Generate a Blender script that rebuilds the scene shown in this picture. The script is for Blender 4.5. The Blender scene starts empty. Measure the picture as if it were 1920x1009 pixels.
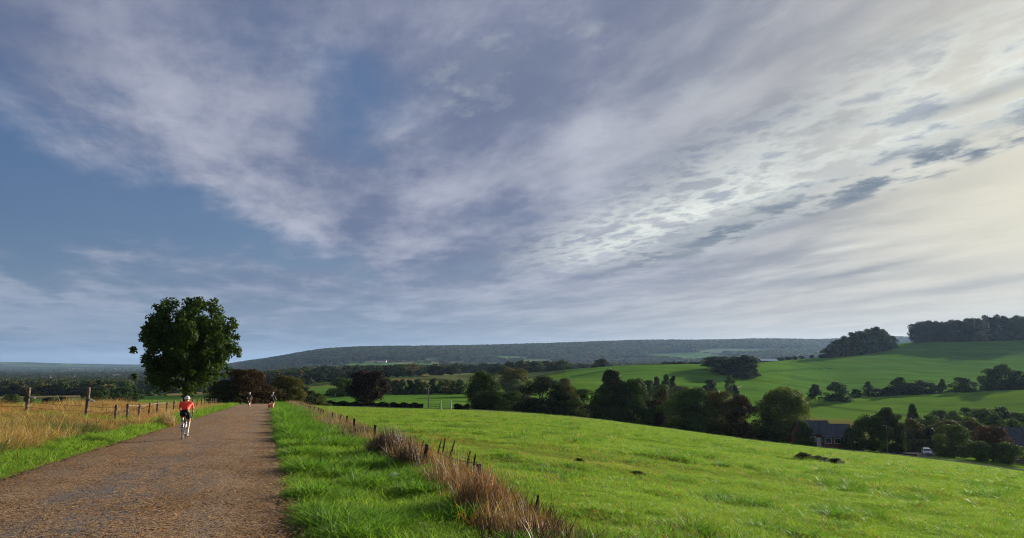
import bpy, math, random
import numpy as np
from mathutils import Vector, Matrix, Euler
R = math.radians
SC = bpy.context.scene

# ------------------------------------------------------------------ camera
F = 1371.0; PITCH = R(7.5); EYE = 1.65
cam_d = bpy.data.cameras.new('camera'); cam = bpy.data.objects.new('camera', cam_d)
SC.collection.objects.link(cam)
cam_d.sensor_width = 36.0; cam_d.lens = 36.0*F/1920.0
cam_d.clip_start = 0.1; cam_d.clip_end = 60000
cam.location = (0, 0, EYE); cam.rotation_euler = (math.pi/2 + PITCH, 0, 0)
SC.camera = cam

# ------------------------------------------------------------------ light
SUN_AZ = R(43); SUN_EL = R(12.5)          # azimuth clockwise from +Y
sun_d = bpy.data.lights.new('sun', 'SUN'); sun = bpy.data.objects.new('sun', sun_d)
SC.collection.objects.link(sun)
sun_d.energy = 5.0; sun_d.angle = R(0.55); sun_d.color = (1.0, 0.91, 0.76)
sdir = Vector((math.sin(SUN_AZ)*math.cos(SUN_EL), math.cos(SUN_AZ)*math.cos(SUN_EL), math.sin(SUN_EL)))
sun.rotation_euler = sdir.to_track_quat('Z', 'Y').to_euler()
sun.location = sdir*50
SC.view_settings.view_transform = 'Standard'; SC.view_settings.look = 'None'
SC.view_settings.gamma = 1.0; SC.view_settings.use_curve_mapping = False
SC.view_settings.exposure = 1.22
EXPO = 2**SC.view_settings.exposure
SC.render.engine = 'CYCLES'
SC.cycles.max_bounces = 6; SC.cycles.transparent_max_bounces = 8
SC.cycles.volume_bounces = 0
SC.cycles.use_denoising = True; SC.cycles.denoising_prefilter = 'NONE'; SC.cycles.denoising_input_passes = 'RGB_ALBEDO_NORMAL'
SC.cycles.pixel_filter_type = 'BLACKMAN_HARRIS'; SC.cycles.filter_width = 1.05
SC.cycles.sample_clamp_indirect = 3.0
SC.cycles.use_adaptive_sampling = False

# ------------------------------------------------------------------ node expression helper
class V:
    """a scalar socket with arithmetic"""
    nt = None
    def __init__(s, sock): s.s = sock
    @staticmethod
    def m(op, *a, clamp=False):
        n = V.nt.nodes.new('ShaderNodeMath'); n.operation = op; n.use_clamp = clamp
        for i, x in enumerate(a):
            if isinstance(x, V): V.nt.links.new(x.s, n.inputs[i])
            else: n.inputs[i].default_value = float(x)
        return V(n.outputs[0])
    def __add__(a, b): return V.m('ADD', a, b)
    __radd__ = __add__
    def __sub__(a, b): return V.m('SUBTRACT', a, b)
    def __rsub__(a, b): return V.m('SUBTRACT', b, a)
    def __mul__(a, b): return V.m('MULTIPLY', a, b)
    __rmul__ = __mul__
    def __truediv__(a, b): return V.m('DIVIDE', a, b)
    def __neg__(a): return V.m('MULTIPLY', a, -1)
    def __pow__(a, b): return V.m('POWER', a, b)
def clamp01(a): return V.m('ADD', a, 0, clamp=True)
def sstep(a, lo, hi):
    n = V.nt.nodes.new('ShaderNodeMapRange'); n.interpolation_type = 'SMOOTHSTEP'
    V.nt.links.new(a.s, n.inputs['Value'])
    n.inputs['From Min'].default_value = lo; n.inputs['From Max'].default_value = hi
    return V(n.outputs[0])
def xyz(x, y, z=0):
    n = V.nt.nodes.new('ShaderNodeCombineXYZ')
    for i, a in enumerate((x, y, z)):
        if isinstance(a, V): V.nt.links.new(a.s, n.inputs[i])
        else: n.inputs[i].default_value = float(a)
    return n.outputs[0]
def noise(vec, scale, detail=4, rough=0.55, dist=0.0, out='Fac'):
    n = V.nt.nodes.new('ShaderNodeTexNoise'); V.nt.links.new(vec, n.inputs['Vector'])
    n.inputs['Scale'].default_value = scale; n.inputs['Detail'].default_value = detail
    n.inputs['Roughness'].default_value = rough; n.inputs['Distortion'].default_value = dist
    return V(n.outputs['Fac']) if out == 'Fac' else n.outputs['Color']
def mixc(f, a, b, mode='MIX'):
    n = V.nt.nodes.new('ShaderNodeMix'); n.data_type = 'RGBA'; n.blend_type = mode
    if isinstance(f, V): V.nt.links.new(f.s, n.inputs[0])
    else: n.inputs[0].default_value = float(f)
    for i, c in ((6, a), (7, b)):
        if isinstance(c, (tuple, list)): n.inputs[i].default_value = (*c[:3], 1)
        else: V.nt.links.new(c, n.inputs[i])
    return n.outputs[2]
def scalec(c, k):
    n = V.nt.nodes.new('ShaderNodeVectorMath'); n.operation = 'SCALE'
    V.nt.links.new(c, n.inputs[0])
    if isinstance(k, V): V.nt.links.new(k.s, n.inputs['Scale'])
    else: n.inputs['Scale'].default_value = k
    return n.outputs[0]
def srgb(r, g, b):
    f = lambda c: ((c/255.+0.055)/1.055)**2.4 if c > 10 else c/255./12.92
    return (f(r), f(g), f(b))
def disp(r, g, b):          # display colour -> scene radiance at this exposure
    return tuple(c/EXPO for c in srgb(r, g, b))

# pixel (1920x1009) -> world direction angles
def pix_dir(u, v):
    xc = (u-960)/F; zc = (504.5-v)/F
    y = math.cos(PITCH) - zc*math.sin(PITCH); z = math.sin(PITCH) + zc*math.cos(PITCH)
    L = math.sqrt(xc*xc + y*y + z*z)
    return math.atan2(xc, y), math.asin(z/L)

# ------------------------------------------------------------------ world / sky
W = bpy.data.worlds.new('World'); SC.world = W; W.use_nodes = True
nt = W.node_tree; nt.nodes.clear(); V.nt = nt
tc = nt.nodes.new('ShaderNodeTexCoord')
sep = nt.nodes.new('ShaderNodeSeparateXYZ'); nt.links.new(tc.outputs['Generated'], sep.inputs[0])
dx, dy, dz = (V(sep.outputs[i]) for i in range(3))
sky = nt.nodes.new('ShaderNodeTexSky'); sky.sky_type = 'NISHITA'; sky.sun_disc = False
sky.sun_elevation = SUN_EL; sky.sun_rotation = SUN_AZ
sky.air_density = 1.0; sky.dust_density = 1.0; sky.ozone_density = 2.0
clear = scalec(sky.outputs[0], 0.055)
az = V.m('ARCTAN2', dx, dy); el = V.m('ARCSINE', dz)
zz = V.m('MAXIMUM', dz, 0.0) + 0.045
px, py = dx/zz, dy/zz                                   # a cloud layer overhead, foreshortened to the horizon
P = xyz(px, py)
w1 = noise(P, 0.45, 4, 0.5) - 0.5
w2 = noise(xyz(px+17.3, py-4.1), 0.45, 4, 0.5) - 0.5
P2 = xyz(px + w1*1.3, py + w2*2.0)
n_big = noise(P2, 0.55, 7, 0.62)
# streaky noise, wind running from lower left to upper right of the layer
ca, sa = math.cos(R(-19)), math.sin(R(-19))
along = px*(-math.sin(R(19))) + py*math.cos(R(19))
across = px*math.cos(R(19)) + py*math.sin(R(19))
Ps = xyz((across + w1*0.7)*1.0, (along + w2*0.7)*0.42)
n_str = noise(Ps, 1.6, 7, 0.6)
n_fine = noise(xyz(across*1.0 + w1*0.25, along*0.62 + w2*0.25), 5.5, 6, 0.58)
n_mid = noise(xyz(across + w2*0.4, along*0.6 + w1*0.4), 2.6, 5, 0.6)
# angular frame warped a little so that no placed patch has a clean outline
aw = az + (noise(xyz(az, el), 6.0, 5, 0.6) - 0.5)*0.16 + w1*0.10
ew = el + (noise(xyz(az+3.3, el*1.5), 6.5, 5, 0.6) - 0.5)*0.12
def blob(u, v, ru, rv, tilt=0.0, amp=1.0):
    a0, e0 = pix_dir(u, v); ra, re = ru/F, rv/F
    c, s_ = math.cos(R(tilt)), math.sin(R(tilt))        # tilt>0: falls to the right in the picture
    X = aw - a0; Y = ew - e0
    A = X*(c/ra) + Y*(-s_/ra); B = X*(s_/re) + Y*(c/re)
    return V.m('EXPONENT', -(A*A + B*B))*amp
def total(*b):
    t = b[0]
    for x in b[1:]: t = t + x
    return t
GA, GE = R(41), R(10)                                   # brightest part of the thin cloud, just below the veiled sun
sdot = dx*(math.sin(GA)*math.cos(GE)) + dy*(math.cos(GA)*math.cos(GE)) + dz*math.sin(GE)
sdot = V.m('MAXIMUM', sdot, 0.0)
glow = sdot**12.0
glow2 = sdot**45.0
# blue openings in the veil
blue = total(blob(60, 400, 330, 115, 16, 1.2), blob(-60, 130, 190, 110, 25, .55), blob(640, 150, 140, 105, 15, .98),
             blob(650, 270, 90, 50, 20, .45), blob(430, 90, 90, 130, 0, .35), blob(330, 400, 220, 60, 14, .6), blob(520, 470, 300, 45, 8, .75),
             blob(230, 640, 420, 30, 0, .4), blob(760, 600, 360, 50, 0, .35), blob(200, 170, 70, 60, 30, .35), blob(-700, 350, 500, 180, 0, .5),
             blob(1650, 290, 240, 26, -28, .45), blob(860, 410, 140, 60, 10, .25))
lite = total(blob(20, 215, 120, 34, 18, .8), blob(440, 330, 170, 75, 28, .55), blob(330, 220, 120, 90, 20, .35), blob(740, 225, 70, 38, 0, .45), blob(1100, 260, 60, 110, 8, .45),
             blob(1080, 390, 140, 60, -25, .5), blob(560, 430, 100, 22, 20, .45), blob(40, 570, 240, 45, 12, .6), blob(760, 580, 120, 12, 0, .5),
             blob(1350, 540, 500, 60, -4, .5), blob(60, 585, 330, 50, 6, .9), blob(300, 130, 150, 70, 20, .35), blob(870, 330, 170, 60, -30, .3), blob(960, 60, 200, 60, 0, .12))
blue = blue*1.0 + (0.5 - n_big)*1.9 + (0.5 - n_str)*1.7 + (0.5 - n_mid)*0.9 - 0.19
lite = lite + (n_str - 0.5)*3.0 + (n_big - 0.5)*1.2 + (n_mid - 0.5)*1.2 + 0.05
bf = sstep(blue, 0.0, 1.25)
bf = clamp01(bf*(1.0 - glow*0.9))
veil = mixc(sstep(lite, -0.35, 1.15), disp(106, 117, 147), disp(180, 184, 200))
veil = mixc(clamp01(sstep(n_mid, 0.5, 0.75)*0.4), veil, disp(120, 130, 150))
warm = mixc(sstep(n_str, 0.35, 0.65), disp(168, 168, 166), disp(212, 209, 196))
veil = mixc(clamp01(glow*1.1), veil, warm)
veil = mixc(clamp01(glow2*0.95), veil, disp(228, 222, 200))
deep = mixc(0.7, clear, disp(62, 92, 140))
base = mixc(bf*0.97, veil, deep)
# low air towards the horizon: steel blue on the left, pale and warm towards the sun
low = sstep(-el, -R(9.5), -R(0.2))
lowcol = mixc(clamp01(sdot**5.0*1.5), disp(112, 139, 168), disp(190, 186, 176))
strk = noise(xyz(az*1.2, el*14.0 + w1*.3), 3.0, 5, 0.6)
lowcol = mixc(sstep(strk, 0.42, 0.72)*0.5, lowcol, mixc(clamp01(sdot**5.0*1.5), disp(146, 160, 178), disp(208, 201, 184)))
base = mixc(low*0.8, base, lowcol)
# the broken altocumulus bank that runs out of the upper right towards the middle
def lay(u, v):
    a, e = pix_dir(u, v); x, y, z = math.sin(a)*math.cos(e), math.cos(a)*math.cos(e), math.sin(e)+0.045
    return Vector((x/z, y/z))
p0, p1 = lay(1180, 470), lay(1915, 190)
dd = (p1-p0); L01 = dd.length; dd.normalize(); nn = Vector((dd.y, -dd.x))
tA = (px-p0.x)*dd.x + (py-p0.y)*dd.y
tN = (px-p0.x)*nn.x + (py-p0.y)*nn.y + (n_mid-0.5)*0.30 + w1*.25
lo_edge = lay(1480, 420); e_lo = (lo_edge-p0).dot(nn); hi_edge = lay(1330, 260); e_hi = (hi_edge-p0).dot(nn)
sgn = 1.0 if e_hi > e_lo else -1.0
tB = (tN - e_lo)*(sgn/abs(e_hi-e_lo))            # 0 on the lower edge, 1 on the upper edge of the bank
inb = sstep(tB, -0.08, 0.08)*(1.0 - sstep(tB, 0.5, 1.25))*sstep(tA, -1.6, 0.6)
lumps = sstep(n_fine*0.85 + n_mid*0.35, 0.50, 0.66)
bank = mixc(sstep(n_fine, 0.48, 0.66), disp(232, 236, 228), disp(168, 176, 184))
under = sstep(tB, -0.10, 0.0)*(1.0 - sstep(tB, 0.16, 0.5))
bank = mixc(clamp01(under*sstep(n_fine*0.6+n_mid*0.4, 0.40, 0.54)*0.85), bank, disp(106, 117, 132))
base = mixc(clamp01(inb*(lumps*0.75 + 0.25)), base, bank)
# a thin ragged scatter of small clouds above the bank
sc2 = sstep(tB, 0.9, 1.3)*(1.0 - sstep(tB, 1.6, 2.4))*sstep(n_fine, 0.50, 0.66)*sstep(n_mid, 0.44, 0.62)*sstep(tA, 1.2, 2.2)
base = mixc(clamp01(sc2*0.35), base, disp(196, 203, 203))
# thin grey bars low on the right
def bar(u, v, ru, rv, tilt, amp, col, base):
    a0, e0 = pix_dir(u, v); ra, re = ru/F, rv/F; c, s_ = math.cos(R(tilt)), math.sin(R(tilt))
    X = az - a0 + w1*0.05; Y = el - e0 + (n_mid-0.5)*0.012
    A = X*(c/ra)+Y*(-s_/ra); B = X*(s_/re)+Y*(c/re)
    return mixc(clamp01(V.m('EXPONENT', -(A*A+B*B))*amp), base, col)
base = bar(1620, 508, 105, 6, -9, .75, disp(135, 140, 146), base)
base = bar(1470, 527, 60, 6, -10, .6, disp(150, 154, 160), base)
base = bar(1800, 538, 180, 9, -6, .55, disp(150, 152, 156), base)
base = bar(1590, 464, 50, 5, -8, .6, disp(222, 222, 210), base)
base = bar(1850, 178, 130, 12, -14, .55, disp(128, 134, 142), base)
base = bar(1590, 230, 60, 16, -12, .4, disp(140, 145, 152), base)
# below the horizon
base = mixc(sstep(-el, R(0.0), R(1.5)), base, disp(70, 80, 80))
bg = nt.nodes.new('ShaderNodeBackground'); bg.inputs['Strength'].default_value = 1.0
nt.links.new(base, bg.inputs['Color'])
wo = nt.nodes.new('ShaderNodeOutputWorld'); nt.links.new(bg.outputs[0], wo.inputs[0])

# ------------------------------------------------------------------ helpers for things
COL = SC.collection
def tag(o, label=None, cat=None, group=None, kind=None):
    if label: o['label'] = label
    if cat: o['category'] = cat
    if group: o['group'] = group
    if kind: o['kind'] = kind
    return o
def thing(name, label, cat, loc=(0, 0, 0), rz=0.0, group=None):
    o = bpy.data.objects.new(name, None); COL.objects.link(o)
    o.location = loc; o.rotation_euler = (0, 0, rz); o.empty_display_size = 0.3
    return tag(o, label, cat, group)
def mesh_np(name, v, f, mat=None, smooth=False):
    """v (n,3) array, f (m,k) array of equal-sided faces"""
    me = bpy.data.meshes.new(name); v = np.asarray(v, dtype=np.float32); f = np.asarray(f, dtype=np.int32)
    k = f.shape[1]
    me.vertices.add(len(v)); me.vertices.foreach_set('co', v.ravel())
    me.loops.add(f.size); me.loops.foreach_set('vertex_index', f.ravel())
    me.polygons.add(len(f)); me.polygons.foreach_set('loop_start', np.arange(0, f.size, k, dtype=np.int32))
    me.polygons.foreach_set('loop_total', np.full(len(f), k, dtype=np.int32))
    if smooth: me.polygons.foreach_set('use_smooth', np.ones(len(f), dtype=bool))
    me.update(calc_edges=True)
    if mat: me.materials.append(mat)
    return me
def link(name, me, parent=None, loc=(0, 0, 0)):
    o = bpy.data.objects.new(name, me); COL.objects.link(o); o.location = loc
    if parent: o.parent = parent
    return o
class MB:
    """collects simple shapes into one mesh"""
    def __init__(s): s.v = []; s.f = []
    def add(s, v, f):
        b = len(s.v); s.v += [tuple(p) for p in v]; s.f += [tuple(i+b for i in q) for q in f]; return s
    def box(s, c, d, rot=None, taper=1.0):
        x, y, z = (q/2 for q in d); t = taper
        v = [Vector(p) for p in ((-x,-y,-z),(x,-y,-z),(x,y,-z),(-x,y,-z),(-x*t,-y*t,z),(x*t,-y*t,z),(x*t,y*t,z),(-x*t,y*t,z))]
        if rot is not None: v = [rot @ p for p in v]
        c = Vector(c); return s.add([p+c for p in v], [(0,3,2,1),(4,5,6,7),(0,1,5,4),(1,2,6,5),(2,3,7,6),(3,0,4,7)])
    def tube(s, pts, rad, n=8, cap=True):
        pts = [Vector(p) for p in pts]
        if not hasattr(rad, '__len__'): rad = [rad]*len(pts)
        vs = []; up = Vector((0, 0, 1))
        for i, p in enumerate(pts):
            d = (pts[min(i+1, len(pts)-1)] - pts[max(i-1, 0)]).normalized()
            a = d.cross(up)
            if a.length < 0.05: a = d.cross(Vector((1, 0, 0)))
            a.normalize(); b = d.cross(a)
            vs += [p + (a*math.cos(t) + b*math.sin(t))*rad[i] for t in (2*math.pi*j/n for j in range(n))]
        fs = [(i*n+j, i*n+(j+1) % n, (i+1)*n+(j+1) % n, (i+1)*n+j) for i in range(len(pts)-1) for j in range(n)]
        if cap: fs += [tuple(range(n))[::-1], tuple((len(pts)-1)*n+j for j in range(n))]
        return s.add(vs, fs)
    def ring(s, c, r, rad, axis=0, n=28, m=6):
        vs = []; c = Vector(c)
        for i in range(n):
            a = 2*math.pi*i/n
            for j in range(m):
                b = 2*math.pi*j/m; rr = r + rad*math.cos(b)
                p = (rad*math.sin(b), rr*math.cos(a), rr*math.sin(a))
                if axis == 1: p = (p[1], p[0], p[2])
                if axis == 2: p = (p[1], p[2], p[0])
                vs.append(c+Vector(p))
        fs = [(i*m+j, ((i+1) % n)*m+j, ((i+1) % n)*m+(j+1) % m, i*m+(j+1) % m) for i in range(n) for j in range(m)]
        return s.add(vs, fs)
    def build(s, name, mat, parent=None, smooth=False, bevel=0):
        me = bpy.data.meshes.new(name); me.from_pydata(s.v, [], s.f); me.update(); me.materials.append(mat)
        if smooth: me.polygons.foreach_set('use_smooth', [True]*len(me.polygons))
        o = link(name, me, parent)
        if bevel:
            b = o.modifiers.new('bevel', 'BEVEL'); b.width = bevel; b.segments = 2
        return o

# ------------------------------------------------------------------ materials
MATS = {}
def newmat(name):
    m = bpy.data.materials.new(name); m.use_nodes = True; V.nt = m.node_tree; V.nt.nodes.clear()
    MATS[name] = m
    out = V.nt.nodes.new('ShaderNodeOutputMaterial'); return m, out
def pbsdf(col, rough=0.7, spec=0.3, metal=0.0, normal=None):
    n = V.nt.nodes.new('ShaderNodeBsdfPrincipled')
    if isinstance(col, (tuple, list)): n.inputs['Base Color'].default_value = (*col[:3], 1)
    else: V.nt.links.new(col, n.inputs['Base Color'])
    if isinstance(rough, V): V.nt.links.new(rough.s, n.inputs['Roughness'])
    else: n.inputs['Roughness'].default_value = rough
    n.inputs['Specular IOR Level'].default_value = spec; n.inputs['Metallic'].default_value = metal
    if normal is not None: V.nt.links.new(normal, n.inputs['Normal'])
    return n.outputs[0]
def bump(h, dist=0.02, strength=1.0):
    n = V.nt.nodes.new('ShaderNodeBump'); n.inputs['Distance'].default_value = dist; n.inputs['Strength'].default_value = strength
    V.nt.links.new(h.s, n.inputs['Height']); return n.outputs[0]
def texco(kind='Object'):
    n = V.nt.nodes.new('ShaderNodeTexCoord'); return n.outputs[kind]
def geo(name):
    n = V.nt.nodes.new('ShaderNodeNewGeometry'); return n.outputs[name]
def simple(name, col, rough=0.6, spec=0.3, metal=0.0, var=0.15, scale=6.0, bmp=0.0):
    if name in MATS: return MATS[name]
    m, out = newmat(name); t = texco()
    n = noise(t, scale, 4); c2 = tuple(max(0, c*(1-2*var)) for c in col); c1 = tuple(c*(1+var) for c in col)
    nm = bump(noise(t, scale*4, 4), bmp) if bmp else None
    V.nt.links.new(pbsdf(mixc(sstep(n, 0.3, 0.7), c2, c1), rough, spec, metal, nm), out.inputs[0])
    return m
def leafmat(name, c1, c2, transl=0.35, rough=0.55, spec=0.25, wscale=0.25, tcol=None, island=0.6):
    """blades and leaves: varied per leaf and in patches across the ground, light comes through"""
    if name in MATS: return MATS[name]
    m, out = newmat(name)
    ri = V(geo('Random Per Island')); oi = V.nt.nodes.new('ShaderNodeObjectInfo'); ro = V(oi.outputs['Random'])
    wn = noise(geo('Position'), wscale, 3)
    f = clamp01(ri*island + ro*(0.9-island) + (wn-0.5)*0.9 + 0.05)
    c = mixc(f, c1, c2)
    p = pbsdf(c, rough, spec)
    tr = V.nt.nodes.new('ShaderNodeBsdfTranslucent')
    V.nt.links.new(mixc(1.0, c, tcol or (1.15, 1.25, 0.6), 'MULTIPLY'), tr.inputs[0])
    mx = V.nt.nodes.new('ShaderNodeMixShader'); mx.inputs[0].default_value = transl
    V.nt.links.new(p, mx.inputs[1]); V.nt.links.new(tr.outputs[0], mx.inputs[2]); V.nt.links.new(mx.outputs[0], out.inputs[0])
    return m
GRASS_A = leafmat('grass_blade_a', (.085, .14, .018), (.25, .33, .055), .5, rough=.55, spec=.10, wscale=.35)
GRASS_B = leafmat('grass_blade_b', (.050, .13, .014), (.17, .29, .045), .5, rough=.55, spec=.10, wscale=.6)
GRASS_Y = leafmat('grass_blade_yellow', (.16, .17, .03), (.26, .20, .06), .35, wscale=.5)
DRY_G = leafmat('dry_grass_gold', (.22, .13, .035), (.58, .40, .15), .35, wscale=.5, tcol=(1.1, 1.0, .7))
DRY_R = leafmat('dry_grass_rust', (.17, .065, .018), (.42, .185, .045), .35, wscale=.5, tcol=(1.1, .95, .6))
DRY_O = leafmat('dry_grass_olive', (.035, .055, .012), (.17, .17, .05), .35, wscale=.5)
DEAD = leafmat('dead_stalk', (.085, .052, .024), (.34, .23, .10), .2, wscale=.8, tcol=(1.1, .95, .7))
DEADD = leafmat('dead_stalk_dark', (.022, .014, .008), (.085, .048, .024), .15, wscale=.8, tcol=(1.1, .9, .7))
SEED = leafmat('dock_seed', (.02, .016, .012), (.06, .04, .02), .1)
LEAF = {
 'green': leafmat('leaf_green', (0.019, 0.039, 0.008), (0.065, 0.105, 0.015), .22, spec=.06, rough=.7, wscale=.12, island=.5),
 'mid': leafmat('leaf_mid_green', (0.029, 0.050, 0.011), (0.103, 0.131, 0.029), .28, spec=.06, rough=.7, wscale=.12, island=.5),
 'olive': leafmat('leaf_olive', (0.041, 0.041, 0.011), (0.132, 0.115, 0.030), .24, spec=.06, rough=.7, wscale=.12, island=.5),
 'rust': leafmat('leaf_rust', (.022, .016, .006), (.082, .048, .015), .22, spec=.06, rough=.7, wscale=.12, tcol=(1.2, .9, .5), island=.5),
 'dark': leafmat('leaf_dark', (0.011, 0.019, 0.007), (0.046, 0.059, 0.016), .15, spec=.06, rough=.7, wscale=.12, island=.5),
 'purple': leafmat('leaf_purple', (0.007, 0.006, 0.004), (0.032, 0.018, 0.011), .12, spec=.06, rough=.7, wscale=.12, tcol=(1.2, .8, .6), island=.5),
 'pale': leafmat('leaf_pale', (0.050, 0.070, 0.030), (0.142, 0.171, 0.091), .28, spec=.06, rough=.7, wscale=.12, island=.5),
}
BARK = simple('bark', (.060, .045, .032), .85, .15, var=.35, scale=3, bmp=.03)
WOOD = simple('weathered_post', (.17, .13, .10), .85, .15, var=.4, scale=9, bmp=.01)
WOODD = simple('dark_post', (.06, .048, .038), .85, .15, var=.4, scale=9, bmp=.01)

# ------------------------------------------------------------------ terrain
# seen from where the photographer stands: per direction, how the ground height runs out with distance
def cone_k(s):
    return np.interp(s, [-.40, -.324, -.26, -.188, -.087, 0, .087, .174, .262, .354, .46, .57, .69, .9],
                        [.0385, .0385, .0425, .0455, .0473, .051, .0576, .068, .0795, .092, .103, .113, .130, .145])
COLS = {
 -700: (48, [(60,760),(90,774),(150,775),(250,765),(400,752),(600,741),(1200,724),(2500,708),(6000,695),(15000,687)]),
 0:    (48, [(60,761),(90,774),(150,775),(250,765),(400,752),(600,741),(1200,724),(2500,709),(6000,696),(15000,687.3)]),
 240:  (50, [(62,765),(90,774),(150,775),(250,764),(400,751),(600,740),(1200,722),(2500,707),(6000,695),(15000,687)]),
 357:  (95, [(130,764),(200,768),(300,760),(400,751),(600,738),(1200,720),(2500,706),(4500,697),(7000,694),(15000,688)]),
 450:  (125, [(150,760),(220,764),(300,758),(400,748),(600,730),(1200,714),(2200,704),(3200,696),(4200,682),(5500,690)]),
 512:  (132, [(150,757.5),(200,762),(300,752),(420,738),(600,720),(1000,708),(1800,701),(2800,692),(4100,674),(5500,684)]),
 560:  (138, [(160,761),(200,762),(280,752),(380,740),(550,720),(900,706),(1600,699),(2600,690),(4000,665),(5500,675)]),
 610:  (150, [(165,761),(200,758),(260,751),(350,741),(500,722),(700,708),(1000,701),(1700,696),(2400,690),(4000,656),(5500,668)]),
 700:  (150, [(165,763),(200,757),(260,749),(330,737),(450,722),(600,707),(900,700),(1600,694),(2300,689),(3900,653.5),(5500,665)]),
 840:  (150, [(165,766),(200,758),(260,748),(330,736),(450,718),(600,704),(900,699),(1600,693),(2300,688),(3900,653),(5500,665)]),
 960:  (150, [(165,772),(210,764),(270,752),(350,735),(500,712),(620,702),(900,700),(1600,694),(2400,687),(3900,650.5),(5500,663)]),
 1080: (150, [(165,782),(200,778),(250,762),(300,742),(400,715),(550,692),(700,697),(1500,693),(2500,684),(3950,647),(5500,660)]),
 1200: (150, [(165,797),(200,798),(260,776),(320,745),(400,712),(520,684.5),(650,694),(1200,696),(2500,683),(4000,643),(5500,656)]),
 1330: (150, [(165,814),(200,812),(260,780),(320,748),(400,720),(520,682.5),(650,690),(1200,692),(2500,676),(4000,641.5),(5500,652)]),
 1450: (150, [(165,831),(200,826),(260,786),(320,752),(400,725),(520,690),(600,677),(750,684),(1500,690),(2500,671),(4200,641),(5500,652)]),
 1550: (150, [(165,841),(190,836),(230,806),(290,768),(340,746),(400,737),(550,700),(700,669),(850,678),(2000,682),(2800,668),(4200,641),(5500,652)]),
 1680: (150, [(165,851),(190,845),(230,816),(290,772),(340,742),(380,740),(500,708),(700,664),(850,643),(1100,655),(2500,665),(4200,637),(5500,650)]),
 1800: (145, [(160,862),(190,852),(230,818),(290,770),(340,736),(370,735),(450,720),(600,689),(880,639),(1200,650),(2500,665),(4200,640)]),
 1920: (140, [(155,877),(190,863),(230,826),(290,765),(330,729),(360,731),(450,714),(600,684),(880,637),(1200,650),(2500,665),(4200,640)]),
 2400: (140, [(155,900),(190,890),(230,850),(290,780),(330,725),(360,727),(450,706),(600,674),(880,628),(1200,645),(2500,665),(4200,640)]),
}
def slope_of(v):
    return np.tan(PITCH + np.arctan((504.5-np.asarray(v, float))/F))
def near_z(x, y):
    """ground height within the first 150 m: road plane, left bank, field falling away to the right"""
    x = np.asarray(x, float); y = np.asarray(y, float)
    yy = np.maximum(y, 3.0); s = np.clip(x/yy, -1.2, 1.0)
    k = cone_k(s); w = np.clip(y/6.0, 0, 1)
    k = 0.0385 + (k-0.0385)*w
    z = -k*y
    l = x*CA - y*SA_
    z = z + 0.62*sm01((-l-6.2)/12.0) - 0.10*np.exp(-((l-4.0)/0.9)**2)
    return z
def sm01(t):
    t = np.clip(t, 0, 1); return t*t*(3-2*t)
RA = math.atan(-0.324); CA, SA_ = math.cos(RA), math.sin(RA)       # road direction
def road_lq(x, y):
    return x*CA - y*SA_, x*SA_ + y*CA
def lq_xy(l, q):
    return l*CA + q*SA_, -l*SA_ + q*CA

def u_to_s(u): return (u-960)/F*math.cos(PITCH)*0.997
_LY = np.linspace(math.log(8.0), math.log(20000.0), 620)
_SS = np.linspace(u_to_s(-700), u_to_s(2400), 400)
def pchip(x, y, xq):
    x = np.array(x, float); y = np.array(y, float); h = np.diff(x); d = np.diff(y)/h; m = np.zeros_like(x)
    for i in range(1, len(x)-1):
        if d[i-1]*d[i] > 0: m[i] = 3*(h[i]+h[i-1])/((2*h[i]+h[i-1])/d[i-1] + (h[i]+2*h[i-1])/d[i])
    m[0] = d[0]; m[-1] = 0
    i = np.clip(np.searchsorted(x, xq)-1, 0, len(h)-1); t = np.clip((xq-x[i])/h[i], 0, 1); H_ = h[i]
    return (y[i]*(1+2*t)*(1-t)**2 + m[i]*H_*t*(1-t)**2 + y[i+1]*t*t*(3-2*t) + m[i+1]*H_*t*t*(t-1))
_us = sorted(COLS); _prof = []
for u in _us:
    ye, pts = COLS[u]; s = u_to_s(u)
    ys = [8, 14, 22, 32, 45, 60, 80, 100, 125, 150]; ys = [q for q in ys if q < ye*0.97] + [ye]
    zs = [float(near_z(s*q, q)) for q in ys]
    for (q, v) in pts: ys.append(q); zs.append(EYE + q*float(slope_of(v)))
    ys.append(20000); zs.append(zs[-1])
    _prof.append(pchip(np.log(ys), zs, _LY))
_prof = np.array(_prof)
_T = np.empty((len(_SS), len(_LY))); _sc = np.array([u_to_s(u) for u in _us])
for j in range(len(_LY)):
    _T[:, j] = np.interp(_SS, _sc, _prof[:, j])
def _blur(T, ax, n, pas=2):
    k = np.ones(n)/n
    for _ in range(pas):
        T = np.apply_along_axis(lambda a: np.convolve(np.pad(a, n//2, mode='edge'), k, mode='valid'), ax, T)
    return T
_T = _blur(_T, 0, 9)
_TU = _LY
def table_z(s, y):
    fs = np.clip((s-_SS[0])/(_SS[1]-_SS[0]), 0, len(_SS)-1.001); fy = np.clip((np.log(np.maximum(y, 1e-3))-_LY[0])/(_LY[1]-_LY[0]), 0, len(_LY)-1.001)
    i = fs.astype(int); j = fy.astype(int); a = fs-i; b = fy-j
    return (_T[i, j]*(1-a)*(1-b) + _T[i+1, j]*a*(1-b) + _T[i, j+1]*(1-a)*b + _T[i+1, j+1]*a*b)
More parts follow.
